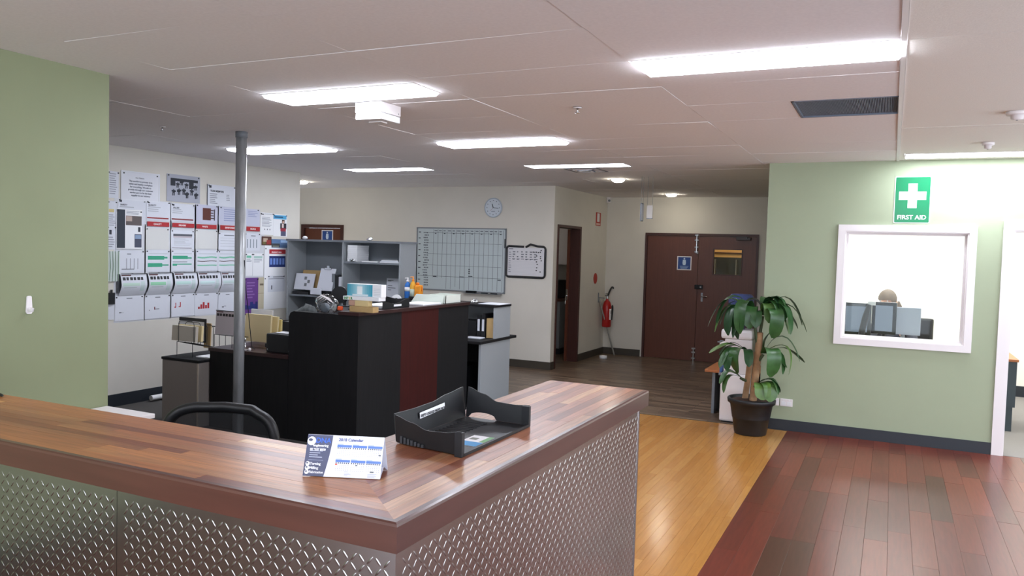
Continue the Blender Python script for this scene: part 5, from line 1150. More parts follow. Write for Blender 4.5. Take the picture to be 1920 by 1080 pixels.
for r_ in range(22):
    v = .075+.04*r_; a = .075+.02*wr.random(); 
    for k in range(3): wbox(bb, N_, u0+W_*(a+.018*k), u0+W_*(a+.018*k+.012+.004*wr.random()), z1_-H_*(v+.016+.004*wr.random()), z1_-H_*v, .0142, .0147, ink(100, 104, 112))
for r_ in range(9): wbox(bb, N_, u0+W_*.022, u0+W_*(.04+.01*wr.random()), z1_-H_*(.085+.095*r_), z1_-H_*(.07+.095*r_), .0142, .0147, ink(70, 74, 82))
for k in range(15):
    wbox(bb, N_, u0+W_*(.205+.0515*k), u0+W_*(.23+.0515*k+.01*wr.random()), z1_-H_*.058, z1_-H_*.043, .0142, .0147, ink(110, 114, 122))
    if k % 2 == 0: wbox(bb, N_, u0+W_*(.21+.0515*k), u0+W_*(.228+.0515*k), z1_-H_*.1, z1_-H_*.088, .0142, .0147, ik)
for u, v, w_, h in ((.2, .77, .04, .02), (.5, .765, .05, .012), (.6, .64, .015, .018), (.6, .67, .015, .018), (.6, .7, .015, .018), (.6, .75, .045, .012), (.92, .79, .035, .012)): wbox(bb, N_, u0+W_*u, u0+W_*(u+w_), z1_-H_*(v+h), z1_-H_*v, .0142, .0149, ik)
bb.done('handwriting', o)
bb = B(); wbox(bb, N_, u0+W_*.595, u0+W_*.70, z0_-.012, z0_+.022, .024, .07, M['blackgl']); bb.done('whiteboard_eraser', None, 'black whiteboard eraser on the bottom edge of the large whiteboard', 'eraser')
wbox(B(), N_, u0+W_*.55, u0+W_*.97, z0_-.018, z0_-.012, .001, .075, M['greypl']).done('pen_tray', o)
for k, (a, m) in enumerate(((.76, 'black'), (.86, 'black'))): B().tube([pt(N_, u0+W_*a, z0_-.004, .05), pt(N_, u0+W_*(a+.07), z0_-.004, .05)], .007, M[m], 8).done('marker_pen', None, ('black marker pen beside the eraser', 'black marker pen at the right end of the pen tray')[k], 'pen')
bb = B(); wbox(bb, N_, u1-.02, u1-.004, z1_-H_*.3, z1_-H_*.16, .022, .03, M['black']); bb.done('magnet_strip', o)
# small whiteboard
u0, z1_ = uv(N_, 951, 461); u1, z0_ = uv(N_, 1022, 521.5); W_, H_ = u1-u0, z1_-z0_
o = thing('whiteboard', pt(N_, (u0+u1)/2, z0_), 'small rounded black framed whiteboard with a broken top edge', 'whiteboard')
wbox(B(), N_, u0+.02, u1-.02, z0_+.02, z1_-.02, .002, .012, ink(214, 212, 216)).done('board_face', o)
r_ = .045; ring = []
for cx_, cz_, a0 in ((u1-r_, z1_-r_, 0), (u0+r_, z1_-r_, 90), (u0+r_, z0_+r_, 180), (u1-r_, z0_+r_, 270)):
    for k in range(6): a = R(a0+18*k); ring.append((cx_+r_*math.cos(a), cz_+r_*math.sin(a)))
pth = [pt(N_, a, e, .012) for a, e in ring]
# the top rail is snapped: start right of the break, end left of it, with a lifted piece
cut = [pt(N_, u0+W_*.56, z1_+.03, .03)]+[pt(N_, u0+W_*.68, z1_+.045, .03), pt(N_, u0+W_*.82, z1_+.01, .014)]
B().tube([pt(N_, u0+W_*.52, z1_-.005, .012)]+cut[1:]+pth+[], .016, M['black'], 8) if False else None
B().tube(pth[6:][0:0]+[pt(N_, u0+W_*.44, z1_-.008, .012)]+pth[6:]+pth[:6]+[pt(N_, u0+W_*.80, z1_+.004, .014), pt(N_, u0+W_*.62, z1_+.03, .02), pt(N_, u0+W_*.5, z1_-.012, .014)], .0155, M['black'], 8).done('frame', o)
bb = B(); hw = random.Random(8)
for r_ in range(4):
    for c_ in range(6):
        if hw.random() > .12: wbox(bb, N_, u0+W_*(.16+.11*c_), u0+W_*(.19+.11*c_+.04*hw.random()), z1_-H_*(.2+.08*r_), z1_-H_*(.17+.08*r_-.01*hw.random()), .0121, .0126, ink(110, 112, 120))
for c_ in range(6): wbox(bb, N_, u0+W_*(.15+.115*c_), u0+W_*(.23+.115*c_), z1_-H_*.425, z1_-H_*.405, .0121, .0127, ink(84, 86, 94))
for r_ in range(10): wbox(bb, N_, u0+W_*.06, u0+W_*(.1+.03*hw.random()), z1_-H_*(.215+.07*r_), z1_-H_*(.19+.07*r_), .0121, .0126, ink(140, 142, 150)); wbox(bb, N_, u0+W_*.1, u0+W_*.76, z1_-H_*(.50+.045*r_), z1_-H_*(.497+.045*r_), .0121, .0124, ink(180, 182, 188))
wbox(bb, N_, u0+W_*.06, u0+W_*.17, z1_-H_*.1, z1_-H_*.08, .0121, .0127, ink(60, 62, 70)); bb.done('handwriting', o)
bb = B()
for u, v in ((.69, .18), (.77, .18), (.82, .19), (.87, .18), (.78, .3), (.88, .32), (.88, .38), (.78, .49), (.8, .57), (.79, .68), (.78, .77), (.88, .81), (.89, .12), (.9, .45)): bb.disc(pt(N_, u0+W_*u, z1_-H_*v, .012), .009, (0, -1, 0), .006, M['black'], 10)
bb.done('magnets', o)
# clock
p = P(926, 389.5, 'y', YN); rc = abs(P(942.5, 389.5, 'y', YN).x-p.x)
o = thing('wall_clock', p, 'round white wall clock above the whiteboards', 'clock')
B().lathe([(rc-.014, 0), (rc-.014, .0)], p, M['white'], 8) if False else None
B().tube([(p.x, YN, p.z), (p.x, YN-.02, p.z)], rc-.006, ink(206, 214, 222), 32, smooth=False).done('dial', o)
ringp = [(p.x+(rc-.007)*math.cos(2*math.pi*k/36), YN-.018, p.z+(rc-.007)*math.sin(2*math.pi*k/36)) for k in range(37)]
B().tube(ringp, .009, ink(176, 186, 198), 8, cap=False).done('rim', o)
bb = B()
for k in range(12):
    a = 2*math.pi*k/12; bb.box(p.x+rc*.72*math.sin(a)-.006, p.x+rc*.72*math.sin(a)+.006, YN-.0215, YN-.0202, p.z+rc*.72*math.cos(a)-.006, p.z+rc*.72*math.cos(a)+.006, ink(84, 92, 104))
bb.box(p.x-.03, p.x+.03, YN-.0212, YN-.0202, p.z-.06, p.z-.05, ink(130, 138, 150)); bb.done('hour_marks', o)
for nm, a, l, w_ in (('hour_hand', R(-20), .06, .005), ('minute_hand', R(97), .085, .004)): B().tube([(p.x, YN-.024, p.z), (p.x+l*math.sin(a), YN-.024, p.z+l*math.cos(a))], w_, M['black'], 6).done(nm, o)
B().tube([(p.x, YN-.024, p.z), (p.x-.05, YN-.026, p.z-.05)], .0015, ink(150, 40, 40), 5).done('second_hand', o)
# blue notices on doors
def notice(u0, u1, z0, z1, y, label):
    o = B().box(u0, u1, y-.004, y-.0005, z0, z1, M['white']).done('mandatory_sign', None, label, 'sign'); bb = B(); W_, H_ = u1-u0, z1-z0
    bb.box(u0+W_*.07, u0+W_*.93, y-.0046, y-.004, z0+H_*.07, z0+H_*.93, ink(38, 72, 140)); bb.done('blue_field', o)
    bb = B(); wh = ink(200, 216, 236); bb.disc((u0+W_*.5, y-.0046, z0+H_*.82), W_*.06, (0, -1, 0), .0006, wh, 12)
    bb.prism([(u0+W_*.4, z0+H_*.74), (u0+W_*.6, z0+H_*.74), (u0+W_*.62, z0+H_*.5), (u0+W_*.58, z0+H_*.36), (u0+W_*.42, z0+H_*.36), (u0+W_*.38, z0+H_*.5)], 'y', y-.0052, y-.0046, wh); bb.done('figure_pictogram', o)
    bb = B()
    for k in range(3): bb.box(u0+W_*(.2+.03*k), u0+W_*(.8-.05*k), y-.0052, y-.0046, z0+H_*(.26-.08*k), z0+H_*(.3-.08*k), ink(140, 166, 208))
    bb.done('print', o)
a = P(1270, 480, 'y', YF); c = P(1296, 507, 'y', YF); notice(a.x, c.x, c.z, a.z, YF+.002, 'blue and white notice on the left leaf of the double door')
a = P(602, 431, 'y', YN); c = P(623, 449, 'y', YN); notice(a.x, c.x, a.z-(c.x-a.x), a.z, YN+.02, 'blue and white notice on the brown door behind the hutch')
# first aid sign
a = P(1679, 331, 'y', YR); c = P(1740, 419, 'y', YR); x0, x1, z0, z1_ = a.x, c.x+.012, c.z, a.z; W_, H_ = x1-x0, z1_-z0
o = thing('first_aid_sign', ((x0+x1)/2, YR, z0), 'green and white first aid sign above the internal window', 'sign')
def rrect(x0, x1, z0, z1, r): 
    pts = []
    for cx_, cz_, a0 in ((x1-r, z1-r, 0), (x0+r, z1-r, 90), (x0+r, z0+r, 180), (x1-r, z0+r, 270)):
        for k in range(5): q = R(a0+22.5*k); pts.append((cx_+r*math.cos(q), cz_+r*math.sin(q)))
    return pts
gm = mat('sign_green', (16, 122, 78), .25)
B().prism(rrect(x0, x1, z0, z1_, .014), 'y', YR-.004, YR-.0005, M['paper2']).done('backing', o)
B().prism(rrect(x0+.007, x1-.007, z0+.007, z1_-.007, .01), 'y', YR-.0048, YR-.004, gm).done('green_field', o)
cx_, cz_ = (x0+x1)/2, z0+H_*.585; A, Bq = W_*.375, W_*.125
B().prism([(cx_-Bq, cz_-A), (cx_+Bq, cz_-A), (cx_+Bq, cz_-Bq), (cx_+A, cz_-Bq), (cx_+A, cz_+Bq), (cx_+Bq, cz_+Bq), (cx_+Bq, cz_+A), (cx_-Bq, cz_+A), (cx_-Bq, cz_+Bq), (cx_-A, cz_+Bq), (cx_-A, cz_-Bq), (cx_-Bq, cz_-Bq)], 'y', YR-.0056, YR-.0048, M['paper2']).done('cross', o)
t_ = text('FIRST AID', W_*.185, (cx_, YR-.005, z0+H_*.085), (1, 0, 0), (0, 0, 1), M['paper2'], o, align='CENTER', bold=.0012)
# fire extinguisher and its signs
def csheet(px0, py0, px1, py1, m, name, label, cat):
    u0, z1 = uv('C', px0, py0); u1, z0 = uv('C', px1, py1); return wbox(B(), 'C', u0, u1, z0, z1, .001, .004, m).done(name, None, label, cat), u0, u1, z0, z1
o, a, c, e, g_ = csheet(1117.5, 398, 1125.5, 424, ink(176, 52, 38), 'extinguisher_sign', 'small red and white upright sign above the fire extinguisher', 'sign')
bb = B(); wbox(bb, 'C', a+(c-a)*.25, a+(c-a)*.75, e+(g_-e)*.3, e+(g_-e)*.95, .004, .0046, M['paper2']); wbox(bb, 'C', a+(c-a)*.1, a+(c-a)*.9, e+(g_-e)*.06, e+(g_-e)*.2, .004, .0046, ink(226, 190, 180)); bb.done('print', o)
u_, z_ = uv('C', 1116, 522); B().tube([pt('C', u_, z_, .001), pt('C', u_, z_, .005)], .088, ink(176, 48, 34), 28, smooth=False).done('red_disc_sign', None, 'round red location disc above the fire extinguisher', 'sign')
ue, ze = uv('C', 1124, 612); ztop_ = uv('C', 1124, 562)[1]; xe = XC+.12; re_ = .075
o = thing('fire_extinguisher', (xe, ue, ze), 'red fire extinguisher hanging on the corridor wall', 'fire extinguisher')
hb = ztop_-ze
B().lathe([(re_*.9, 0), (re_, .015), (re_, hb*.72), (re_*.95, hb*.8), (re_*.7, hb*.93), (re_*.3, hb), (re_*.3, hb+.02)], (xe, ue, ze), M['red_ext'], 24).done('cylinder', o)
bb = B(); bb.box(xe+re_*.80, xe+re_+.003, ue-.05, ue+.0, ze+hb*.28, ze+hb*.68, M['paper2']); bb.box(xe+re_*.80, xe+re_+.004, ue-.045, ue-.005, ze+hb*.5, ze+hb*.62, ink(150, 150, 150)); bb.done('label', o)
zh = ze+hb+.02; bb = B(); bb.tube([(xe, ue, zh), (xe, ue, zh+.05)], .018, M['chrome'], 10); bb.box(xe-.012, xe+.012, ue-.1, ue+.02, zh+.05, zh+.06, M['black']); bb.box(xe-.012, xe+.012, ue-.09, ue+.02, zh+.08, zh+.088, M['black']); bb.done('valve', o)
hp = [(xe, ue+.015, zh+.04), (xe+.02, ue+.07, zh+.14), (xe+.03, ue+.14, zh+.19), (xe+.03, ue+.22, zh+.16), (xe+.03, ue+.24, zh+.05), (xe+.03, ue+.22, zh-.12)]
pts = []
for i in range(len(hp)-1):
    for k in range(5):
        t_ = k/5; p0 = Vector(hp[max(i-1, 0)]); p1 = Vector(hp[i]); p2 = Vector(hp[i+1]); p3 = Vector(hp[min(i+2, len(hp)-1)])
        pts.append(.5*((2*p1)+(p2-p0)*t_+(2*p0-5*p1+4*p2-p3)*t_*t_+(3*p1-p0-3*p2+p3)*t_**3))
B().tube(pts+[hp[-1]], .014, M['black'], 10).done('hose', o)
B().tube([(xe+.03, ue+.22, zh-.11), (xe+.02, ue+.2, zh-.2), (xe+.01, ue+.17, zh-.36)], [.016, .026, .032], M['black'], 12).done('horn', o)
bb = B(); bb.box(XC+.001, XC+.012, ue-.13, ue-.11, ze+hb*.9, zh+.1, M['greypl']); bb.done('wall_bracket', o); bb = B(); bb.tube([(XC+.012, ue-.12, zh+.02), (xe-.03, ue-.05, zh+.01)], .008, M['greypl'], 6); bb.done('bracket_arm', o)
a = P(1141, 668, 'z', 0.012); c = P(1127, 606, 'x', XC+.03)
a = Vector((XC+.26, YF-.16, .004)); c2 = Vector((XC+.018, YF-.33, .95))
B().tube([a, a.lerp(c2, .5), c2], [.014, .012, .012], mat('grey_tube', (150, 148, 142), .4, .3), 10).done('broom_handle', None, 'thin grey stick leaning in the corridor corner under the extinguisher', 'stick')
p = P(1131, 669, 'z', .03); bb = B(); bb.lathe([(.035, 0), (.062, 0), (.062, .05), (.035, .05), (.035, .001)], (p.x, min(p.y, YF-.2), 0), M['paper2'], 20); bb.done('tape_roll', None, 'white tape roll on the floor by the corridor skirting', 'roll')
# motion sensor in the corridor corner
p = P(1151, 375, 'y', YF-.04); bb = B(); bb.cbox(XC+.002, XC+.07, YF-.07, YF-.002, p.z-.05, p.z+.05, M['white'], .015); o = bb.done('motion_sensor', None, 'small white motion sensor in the top corner of the corridor', 'sensor'); B().disc((XC+.05, YF-.0725, p.z-.012), .02, (.6, -1, -.2), .006, M['greypl'], 12).done('lens', o)
# hanging sign plates on wires before the double door
for k, (px0, py0, px1, py1, x_, lb) in enumerate(((1203, 381, 1209, 415, None, 'narrow grey plate hanging edge-on from the ceiling on thin wires'), (1213, 385, 1223, 409, None, 'small white sign plate hanging from the ceiling on thin wires'))):
    y_ = 9.35; a = P(px0, py0, 'y', y_); c = P(px1, py1, 'y', y_)
    o = thing('hanging_sign', ((a.x+c.x)/2, y_, c.z), lb, 'sign')
    if k == 0: bb = B(); bb.box(a.x, a.x+.012, y_-.05, y_+.05, c.z, a.z, M['greypl']); bb.box(a.x+.013, a.x+.016, y_-.046, y_+.046, c.z+.01, a.z-.01, M['paper']); bb.done('plate', o); xs_ = (a.x+.006,); ys_ = (y_-.04, y_+.04)
    else: B().box(a.x, c.x, y_, y_+.008, c.z, a.z, ink(196, 190, 184)).done('plate', o); B().box(a.x, c.x, y_-.004, y_+.012, c.z-.008, c.z, M['greypl']).done('edge_rail', o); xs_ = (a.x+.006, c.x-.006); ys_ = (y_+.004,)
    for x_ in xs_:
        for yy in ys_: B().tube([(x_, yy, a.z-.006), (x_, yy, ZC-.001)], .0022, M['greypl'], 5).done('wire', o)
# emergency light box
x0, x1, y0, y1 = -3.19, -2.985, 4.235, 4.46
zb = P(719, 222, 'y', y0).z
o = thing('emergency_light', ((x0+x1)/2, (y0+y1)/2, zb), 'white box-shaped emergency light under the ceiling', 'emergency light')
B().cbox(x0, x1, y0, y1, zb+.045, ZC-.003, M['white'], .006).done('body', o)
B().cbox(x0+.002, x1-.002, y0+.002, y1-.002, zb, zb+.0435, M['paper2'], .008).done('lens_cover', o)
B().cbox((x0+x1)/2-.05, (x0+x1)/2+.05, (y0+y1)/2-.035, (y0+y1)/2+.035, zb-.008, zb-.0002, M['white'], .003).done('test_panel', o)
B().disc((x1+.0002, y1-.03, zb+.06), .004, (1, 0, 0), .002, M['greypl'], 8).done('indicator', o)
# hook on the left green wall
a = P(46, 555, 'x', XL); c = P(61, 588, 'x', XL); bb = B(); um = (a.y+c.y)/2; hw_ = abs(c.y-a.y)/2*.8
o = thing('wall_hook', (XL, um, c.z), 'white plastic adhesive hook on the left green wall', 'hook')
B().prism([(um+p[0]-0, p[1]) for p in [(-hw_, c.z+.01), (-hw_*.6, c.z), (hw_*.6, c.z), (hw_, c.z+.01), (hw_*.7, a.z-.004), (hw_*.4, a.z), (-hw_*.4, a.z), (-hw_*.7, a.z-.004)]], 'x', XL+.0005, XL+.008, M['white']).done('plate', o)
B().tube([(XL+.006, um, c.z+.03), (XL+.018, um, c.z+.018), (XL+.03, um, c.z+.018), (XL+.034, um, c.z+.032)], [.009, .009, .008, .007], M['white'], 10).done('hook_arm', o)
# sockets on the right wall
a = P(1455, 747, 'y', YR); c = P(1486, 762, 'y', YR)
for k, (x0, x1, lb) in enumerate(((c.x-.118, c.x, 'white double power socket on the pale green wall right of the plant'), (c.x-.245, c.x-.127, 'white double power socket half hidden behind the plant'))):
    o = B().cbox(x0, x1, YR-.01, YR-.0003, .238, .312, M['white'], .003).done('power_socket', None, lb, 'socket', 'power sockets'); 
    for s in (.28, .72): B().cbox(x0+(x1-x0)*s-.02, x0+(x1-x0)*s+.02, YR-.0125, YR-.0101, .25, .285, M['paper2'], .001).done('outlet_face', o); B().box(x0+(x1-x0)*s-.005, x0+(x1-x0)*s+.005, YR-.014, YR-.0101, .293, .304, M['paper2']).done('switch', o)

# ------------------------------------------------------------------ potted dracaena
pp = Vector((-1.165, 7.86, 0))
o = thing('potted_dracaena', pp, 'tall dracaena with drooping strap leaves in a black plastic pot', 'plant')
B().lathe([(.145, 0), (.15, .012), (.172, .15), (.176, .152), (.178, .165), (.198, .285), (.206, .288), (.21, .30), (.222, .302), (.226, .335), (.22, .345), (.208, .345), (.203, .32), (.19, .315), (.001, .314)], pp, M['black'], 36).done('pot', o)
B().lathe([(.204, .318), (.16, .326), (.08, .33), (.001, .334)], pp, M['soil'], 24).done('soil', o)
def cane(pts, r, nm='cane'): return B().tube([pp+Vector(p) for p in pts], r, M['cane'], 12).done(nm, o)
cane([(.02, -.05, .30), (.035, -.05, .6), (.05, -.045, .80), (.056, -.045, .985)], [.036, .034, .033, .032])
cane([(-.07, .04, .30), (-.05, .04, .5), (-.035, .04, .70), (-.03, .04, .78)], [.03, .028, .027, .026])
B().lathe([(.031, 0), (.001, .004)], pp+Vector((.056, -.045, .985)), mat('cut_wood', (120, 84, 60), .9), 12).done('cane_cut', o)
stem_m = mat('green_stem', (70, 84, 52), .6)
for a, c in (((.05, -.045, .82), (.0, -.07, 1.11)), ((.05, -.03, .9), (.075, -.02, 1.14)), ((-.03, .04, .76), (-.075, -.03, .80)), ((.05, -.05, .7), (.10, -.06, .78)), ((.02, -.06, .46), (.07, -.09, .50)), ((-.06, .03, .5), (-.11, -.02, .53))):
    a, c = pp+Vector(a), pp+Vector(c); B().tube([a, a.lerp(c, .5)+Vector((0, -.01, .0)), c], [.016, .014, .013], stem_m, 8).done('shoot', o)
lr = random.Random(21)
def leaf(base, az, el, L, w, droop, twist=0.):
    """strap leaf that rises, bends over and hangs, blunt tipped with a shallow fold"""
    w *= 1.5; L *= 1.05; droop *= .97
    base = pp+Vector(base); n = 11; vs = []; p = base.copy(); e = el; step = L/n
    d_h = Vector((math.cos(az), math.sin(az), 0)); s_ = Vector((-math.sin(az), math.cos(az), 0))
    wt = [.25+2.0*math.exp(-((i/n-.36)/.17)**2) for i in range(n)]; tot = sum(wt)
    for i in range(n+1):
        t = i/n; ww = w*min(1, .38+1.5*t)*(1 if t < .72 else math.sqrt(max(0, 1-((t-.72)/.285)**2)))
        ww = max(ww, w*.05)
        tng = d_h*math.cos(e)+Vector((0, 0, math.sin(e))); nr = s_.cross(tng)*-1
        tw = twist*t; sd = s_*math.cos(tw)+nr*math.sin(tw)
        vs += [p-sd*ww*.5+nr*ww*.07, p-sd*ww*.25+nr*ww*.01, p-nr*ww*.01, p+sd*ww*.25+nr*ww*.01, p+sd*ww*.5+nr*ww*.07]
        if i < n:
            p = p+tng*step; e -= droop*wt[i]/tot
        if p.y > YR-.03: p.y = YR-.03
    fs = [(i*5+k, i*5+k+1, (i+1)*5+k+1, (i+1)*5+k) for i in range(n) for k in range(4)]
    B().add(vs, fs, M['leaf'], True).done('leaf', o, loc=base)
D_ = R
# explicit main leaves: base, azimuth (deg, 0=+x to the right, 270 = to the camera), elevation, length, width, droop
TOP1 = (.0, -.07, 1.12); TOP2 = (.075, -.02, 1.15); MIDL = (-.075, -.03, .81); MIDR = (.10, -.06, .79); LOWR = (.07, -.09, .51); LOWL = (-.11, -.02, .54)
for b_, az, el, L, w, dr in (
 (TOP1, 190, 52, .62, .065, 2.3), (TOP1, 205, 40, .52, .07, 2.2), (TOP1, 175, 62, .55, .06, 2.5), (TOP1, 220, 50, .50, .075, 2.6), (TOP1, 240, 42, .46, .08, 2.7), (TOP1, 262, 62, .42, .08, 3.0), (TOP1, 250, 66, .56, .075, 3.0), (TOP1, 160, 45, .45, .06, 2.3), (TOP1, 285, 50, .32, .07, 2.4), (TOP1, 200, 70, .60, .06, 2.7), (TOP1, 230, 20, .36, .07, 1.8),
 (TOP2, 80, 80, .42, .07, 2.9), (TOP2, 350, 74, .50, .075, 3.1), (TOP2, 10, 58, .58, .06, 2.5), (TOP2, 335, 48, .50, .07, 2.5), (TOP2, 315, 40, .48, .085, 2.8), (TOP2, 300, 70, .36, .075, 3.0), (TOP2, 340, 82, .46, .085, 3.0), (TOP2, 200, 80, .40, .07, 2.6), (TOP2, 355, 40, .56, .055, 2.0), (TOP2, 20, 30, .40, .06, 1.8), (TOP2, 325, 70, .40, .08, 2.6), (TOP2, 345, 20, .36, .05, 1.9),
 (MIDL, 195, 24, .36, .06, 1.1), (MIDL, 180, 40, .32, .045, 1.8), (MIDL, 215, 10, .34, .05, 1.5), (MIDL, 235, 12, .36, .06, 1.8), (MIDL, 255, 20, .40, .085, 2.6), (MIDL, 165, 20, .30, .05, 1.4), (MIDL, 290, 10, .3, .06, 1.6),
 (MIDR, 0, 62, .50, .045, 2.5), (MIDR, 350, 40, .48, .05, 2.6), (MIDR, 15, 30, .40, .04, 1.3), (MIDR, 335, 18, .38, .045, 2.1), (MIDR, 300, 30, .46, .10, 2.7), (MIDR, 30, 86, .26, .06, .8), (MIDR, 345, 6, .28, .04, .9),
 (LOWL, 190, 30, .26, .06, 1.9), (LOWL, 210, 44, .28, .055, 2.1), (LOWL, 230, 20, .30, .06, 1.9), (LOWR, 320, 20, .28, .09, 2.0), (LOWR, 345, 34, .30, .07, 2.1), (LOWR, 300, 10, .26, .1, 1.9), (LOWR, 10, 30, .26, .06, 1.8)):
    leaf(b_, D_(az+lr.uniform(-6, 6)), D_(el+lr.uniform(-5, 5)), L*lr.uniform(.94, 1.05), w, dr, lr.uniform(-.5, .5))

# ------------------------------------------------------------------ water cooler and side table
wx, wy_ = -1.39, 8.40
o = thing('water_cooler', (wx, wy_, 0), 'white water cooler with a blue bottle behind the dracaena', 'water cooler')
x0, x1, y0, y1 = wx-.15, wx+.15, wy_-.16, wy_+.16
B().cbox(x0, x1, y0, y1, .012, .50, M['white'], .02).done('lower_body', o)
B().cbox(x0+.025, x1, y0+.02, y1, .5005, .86, M['white'], .015).done('column', o)
B().cbox(x0-.012, x1, y0, y1, .8605, .955, M['white'], .025).done('head', o)
B().cbox(x0-.03, x0+.02, y0+.05, y1-.05, .47, .498, M['greypl'], .005).done('drip_tray', o)
for yy in (wy_-.06, wy_+.06):
    bb = B(); bb.tube([(x0+.026, yy, .80), (x0-.03, yy, .80), (x0-.03, yy, .76)], .012, M['white'], 8); bb.box(x0-.06, x0-.025, yy-.012, yy+.012, .805, .817, M['greypl']); bb.done('tap', o)
B().lathe([(.05, 0), (.05, .03), (.09, .05), (.125, .08), (.128, .16), (.122, .17), (.128, .18), (.128, .25), (.122, .26), (.128, .27), (.126, .33), (.10, .36), (.02, .365)], (wx, wy_, .955), M['bottle'], 28).done('bottle', o)
B().lathe([(.035, 0), (.035, .06), (.06, .08), (.115, .10), (.118, .20), (.001, .2)], (wx, wy_, .956), glass('water', (150, 180, 220), .02, 1.0), 20).done('water', o)
B().cbox(x0+.02, x1-.02, y0+.02, y1-.02, 0, .0118, M['base'], .004).done('foot', o)
o = thing('side_table', (-1.62, 8.9, 0), 'low table with an orange timber top and dark end behind the water cooler', 'table')
B().cbox(-1.78, XG-.02, 8.62, 9.3, .445, .475, mat('orange_laminate', (178, 108, 62), .45), .004).done('table_top', o)
B().box(-1.70, -1.67, 8.64, 9.28, 0, .445, M['darkgrey']).done('leg', o); B().box(-1.20, -1.17, 8.64, 9.28, 0, .445, M['darkgrey']).done('leg', o); B().box(-1.67, -1.2, 9.2, 9.22, .1, .445, M['darkgrey']).done('modesty_panel', o)
B().lathe([(.03, 0), (.035, .09), (.033, .09), (.028, .004)], (-1.665, 8.56, .355), ink(70, 110, 170), 16) if False else None
p = P(1352, 706, 'y', 8.40); B().cbox(wx-.178, wx-.151, wy_-.08, wy_+.02, .50, .565, ink(70, 104, 160), .006).done('cup_box', None, 'small blue cup holder on the side of the water cooler', 'holder')

# ------------------------------------------------------------------ the office behind the window
o = thing('office_desk', (0.1, 9.6, 0), 'white topped office desk behind the internal window', 'desk')
B().cbox(-.9, .52, 8.9, 9.85, .70, .725, M['white'], .004).done('desk_top', o)
for x in (-.86, .47): B().box(x-.02, x+.02, 8.95, 9.8, 0, .70, M['greypl']).done('leg', o)
def monitor(cx, cy, cz, w_, h, rz, label, front, stand_z=.725):
    X = Matrix.Translation((cx, cy, cz)) @ Matrix.Rotation(R(rz), 4, 'Z')
    o = thing('monitor', (cx, cy, stand_z), label, 'monitor')
    bz = .036; bm = M['blackgl'] if front else ink(150, 158, 174)
    bb = B(X); bb.cbox(-w_/2, w_/2, 0, .035, -h/2, h/2, bm, .006); bb.done('casing', o)
    if front: bb = B(X); bb.box(-w_/2+bz, w_/2-bz, -.002, -.0002, -h/2+bz, h/2-bz, M['screen']); bb.done('screen', o); yb = .036
    else: bb = B(X); bb.box(-w_/2+.01, w_/2-.01, .0352, .037, -h/2+.01, h/2-.01, M['screen']); bb.done('screen', o); yb = .038
    bb = B(X); bb.tube([(0, yb+.012, -h*.1), (0, yb+.02, stand_z-cz+.012)], .022, bm if front else M['greypl'], 10); bb.done('stand', o)
    bb = B(X); bb.cbox(-.11, .11, yb-.07, yb+.09, stand_z-cz, stand_z-cz+.012, M['blackgl'], .005); bb.done('foot', o)
    return o
a = P(1693, 602, 'y', 9.35); mw_ = P(1726, 602, 'y', 9.35).x-P(1660, 602, 'y', 9.35).x
monitor(a.x, 9.35, a.z, mw_, .29, -4, 'monitor with a silver back, rightmost on the office desk', False)
y_ = 9.05
a = P(1588, 565, 'y', y_); c = P(1632, 632, 'y', y_); monitor((a.x+c.x)/2-.02, y_, (a.z+c.z)/2, (c.x-a.x)+.04, .34, 4, 'black framed monitor at the left edge of the internal window', True)
a = P(1633, 566, 'y', y_+.03); c = P(1677, 632, 'y', y_+.03); monitor((a.x+c.x)/2+.01, y_+.13, (a.z+c.z)/2+.005, (c.x-a.x), .34, -6, 'black framed monitor in the middle of the internal window', True)
p = P(1636, 569, 'y', 8.98); B().cbox(p.x-.045, p.x+.03, 9.0, 9.004, p.z-.02, p.z+.02, M['paper'], .001).done('note_card', None, 'small pale note card stuck on the middle monitor', 'card')
bb = B(); p = P(1622, 600, 'y', 8.97); bb.tube([(p.x+.03, 8.99, p.z+.16), (p.x+.0, 8.97, p.z+.03), (p.x-.05, 8.95, .80)], [.02, .03, .035], M['black'], 10); bb.cbox(p.x-.12, p.x+.02, 8.92, 8.99, .7255, .80, M['black'], .01); bb.done('desk_phone', None, 'black desk phone on an arm in front of the black monitors', 'phone')
slab('paper_stack', 'small white papers on the office desk under the silver monitor', 'paper', P(1676, 630, 'y', 9.0).x, P(1696, 630, 'y', 9.0).x, 8.95, 9.1, .7255, .80, M['paper2'])
# chair behind the silver monitor
a = P(1722, 604, 'y', 9.8); c = P(1746, 630, 'y', 9.8)
o = thing('office_chair', (c.x-.2, 9.95, 0), 'black office chair of the person behind the internal window', 'chair'); X = Matrix.Translation((c.x-.2, 10.20, 0)) @ Matrix.Rotation(R(-20), 4, 'Z')
bb = B(X); bb.cbox(-.2, .22, .05, .11, .56, a.z+.02, M['black'], .04); bb.done('backrest', o)
bb = B(X); bb.cbox(-.23, .23, -.42, .06, .35, .41, M['black'], .03); bb.done('seat', o)
bb = B(X); bb.tube([(0, .08, .58), (0, .08, .36), (0, -.15, .345)], .02, M['black'], 8); bb.done('back_bracket', o)
bb = B(X); bb.tube([(0, -.18, .35), (0, -.18, .09)], .025, M['chrome'], 10); bb.done('gas_column', o)
for k in range(5):
    q = 2*math.pi*k/5; bb = B(X); bb.tube([(0, -.18, .1), (.27*math.cos(q), -.18+.27*math.sin(q), .06)], [.028, .018], M['black'], 8); lg = bb.done('leg', o); bb = B(X); bb.disc((.27*math.cos(q)-.012, -.18+.27*math.sin(q), .03), .03, (1, 0, 0), .024, M['black'], 12); bb.done('caster', lg)
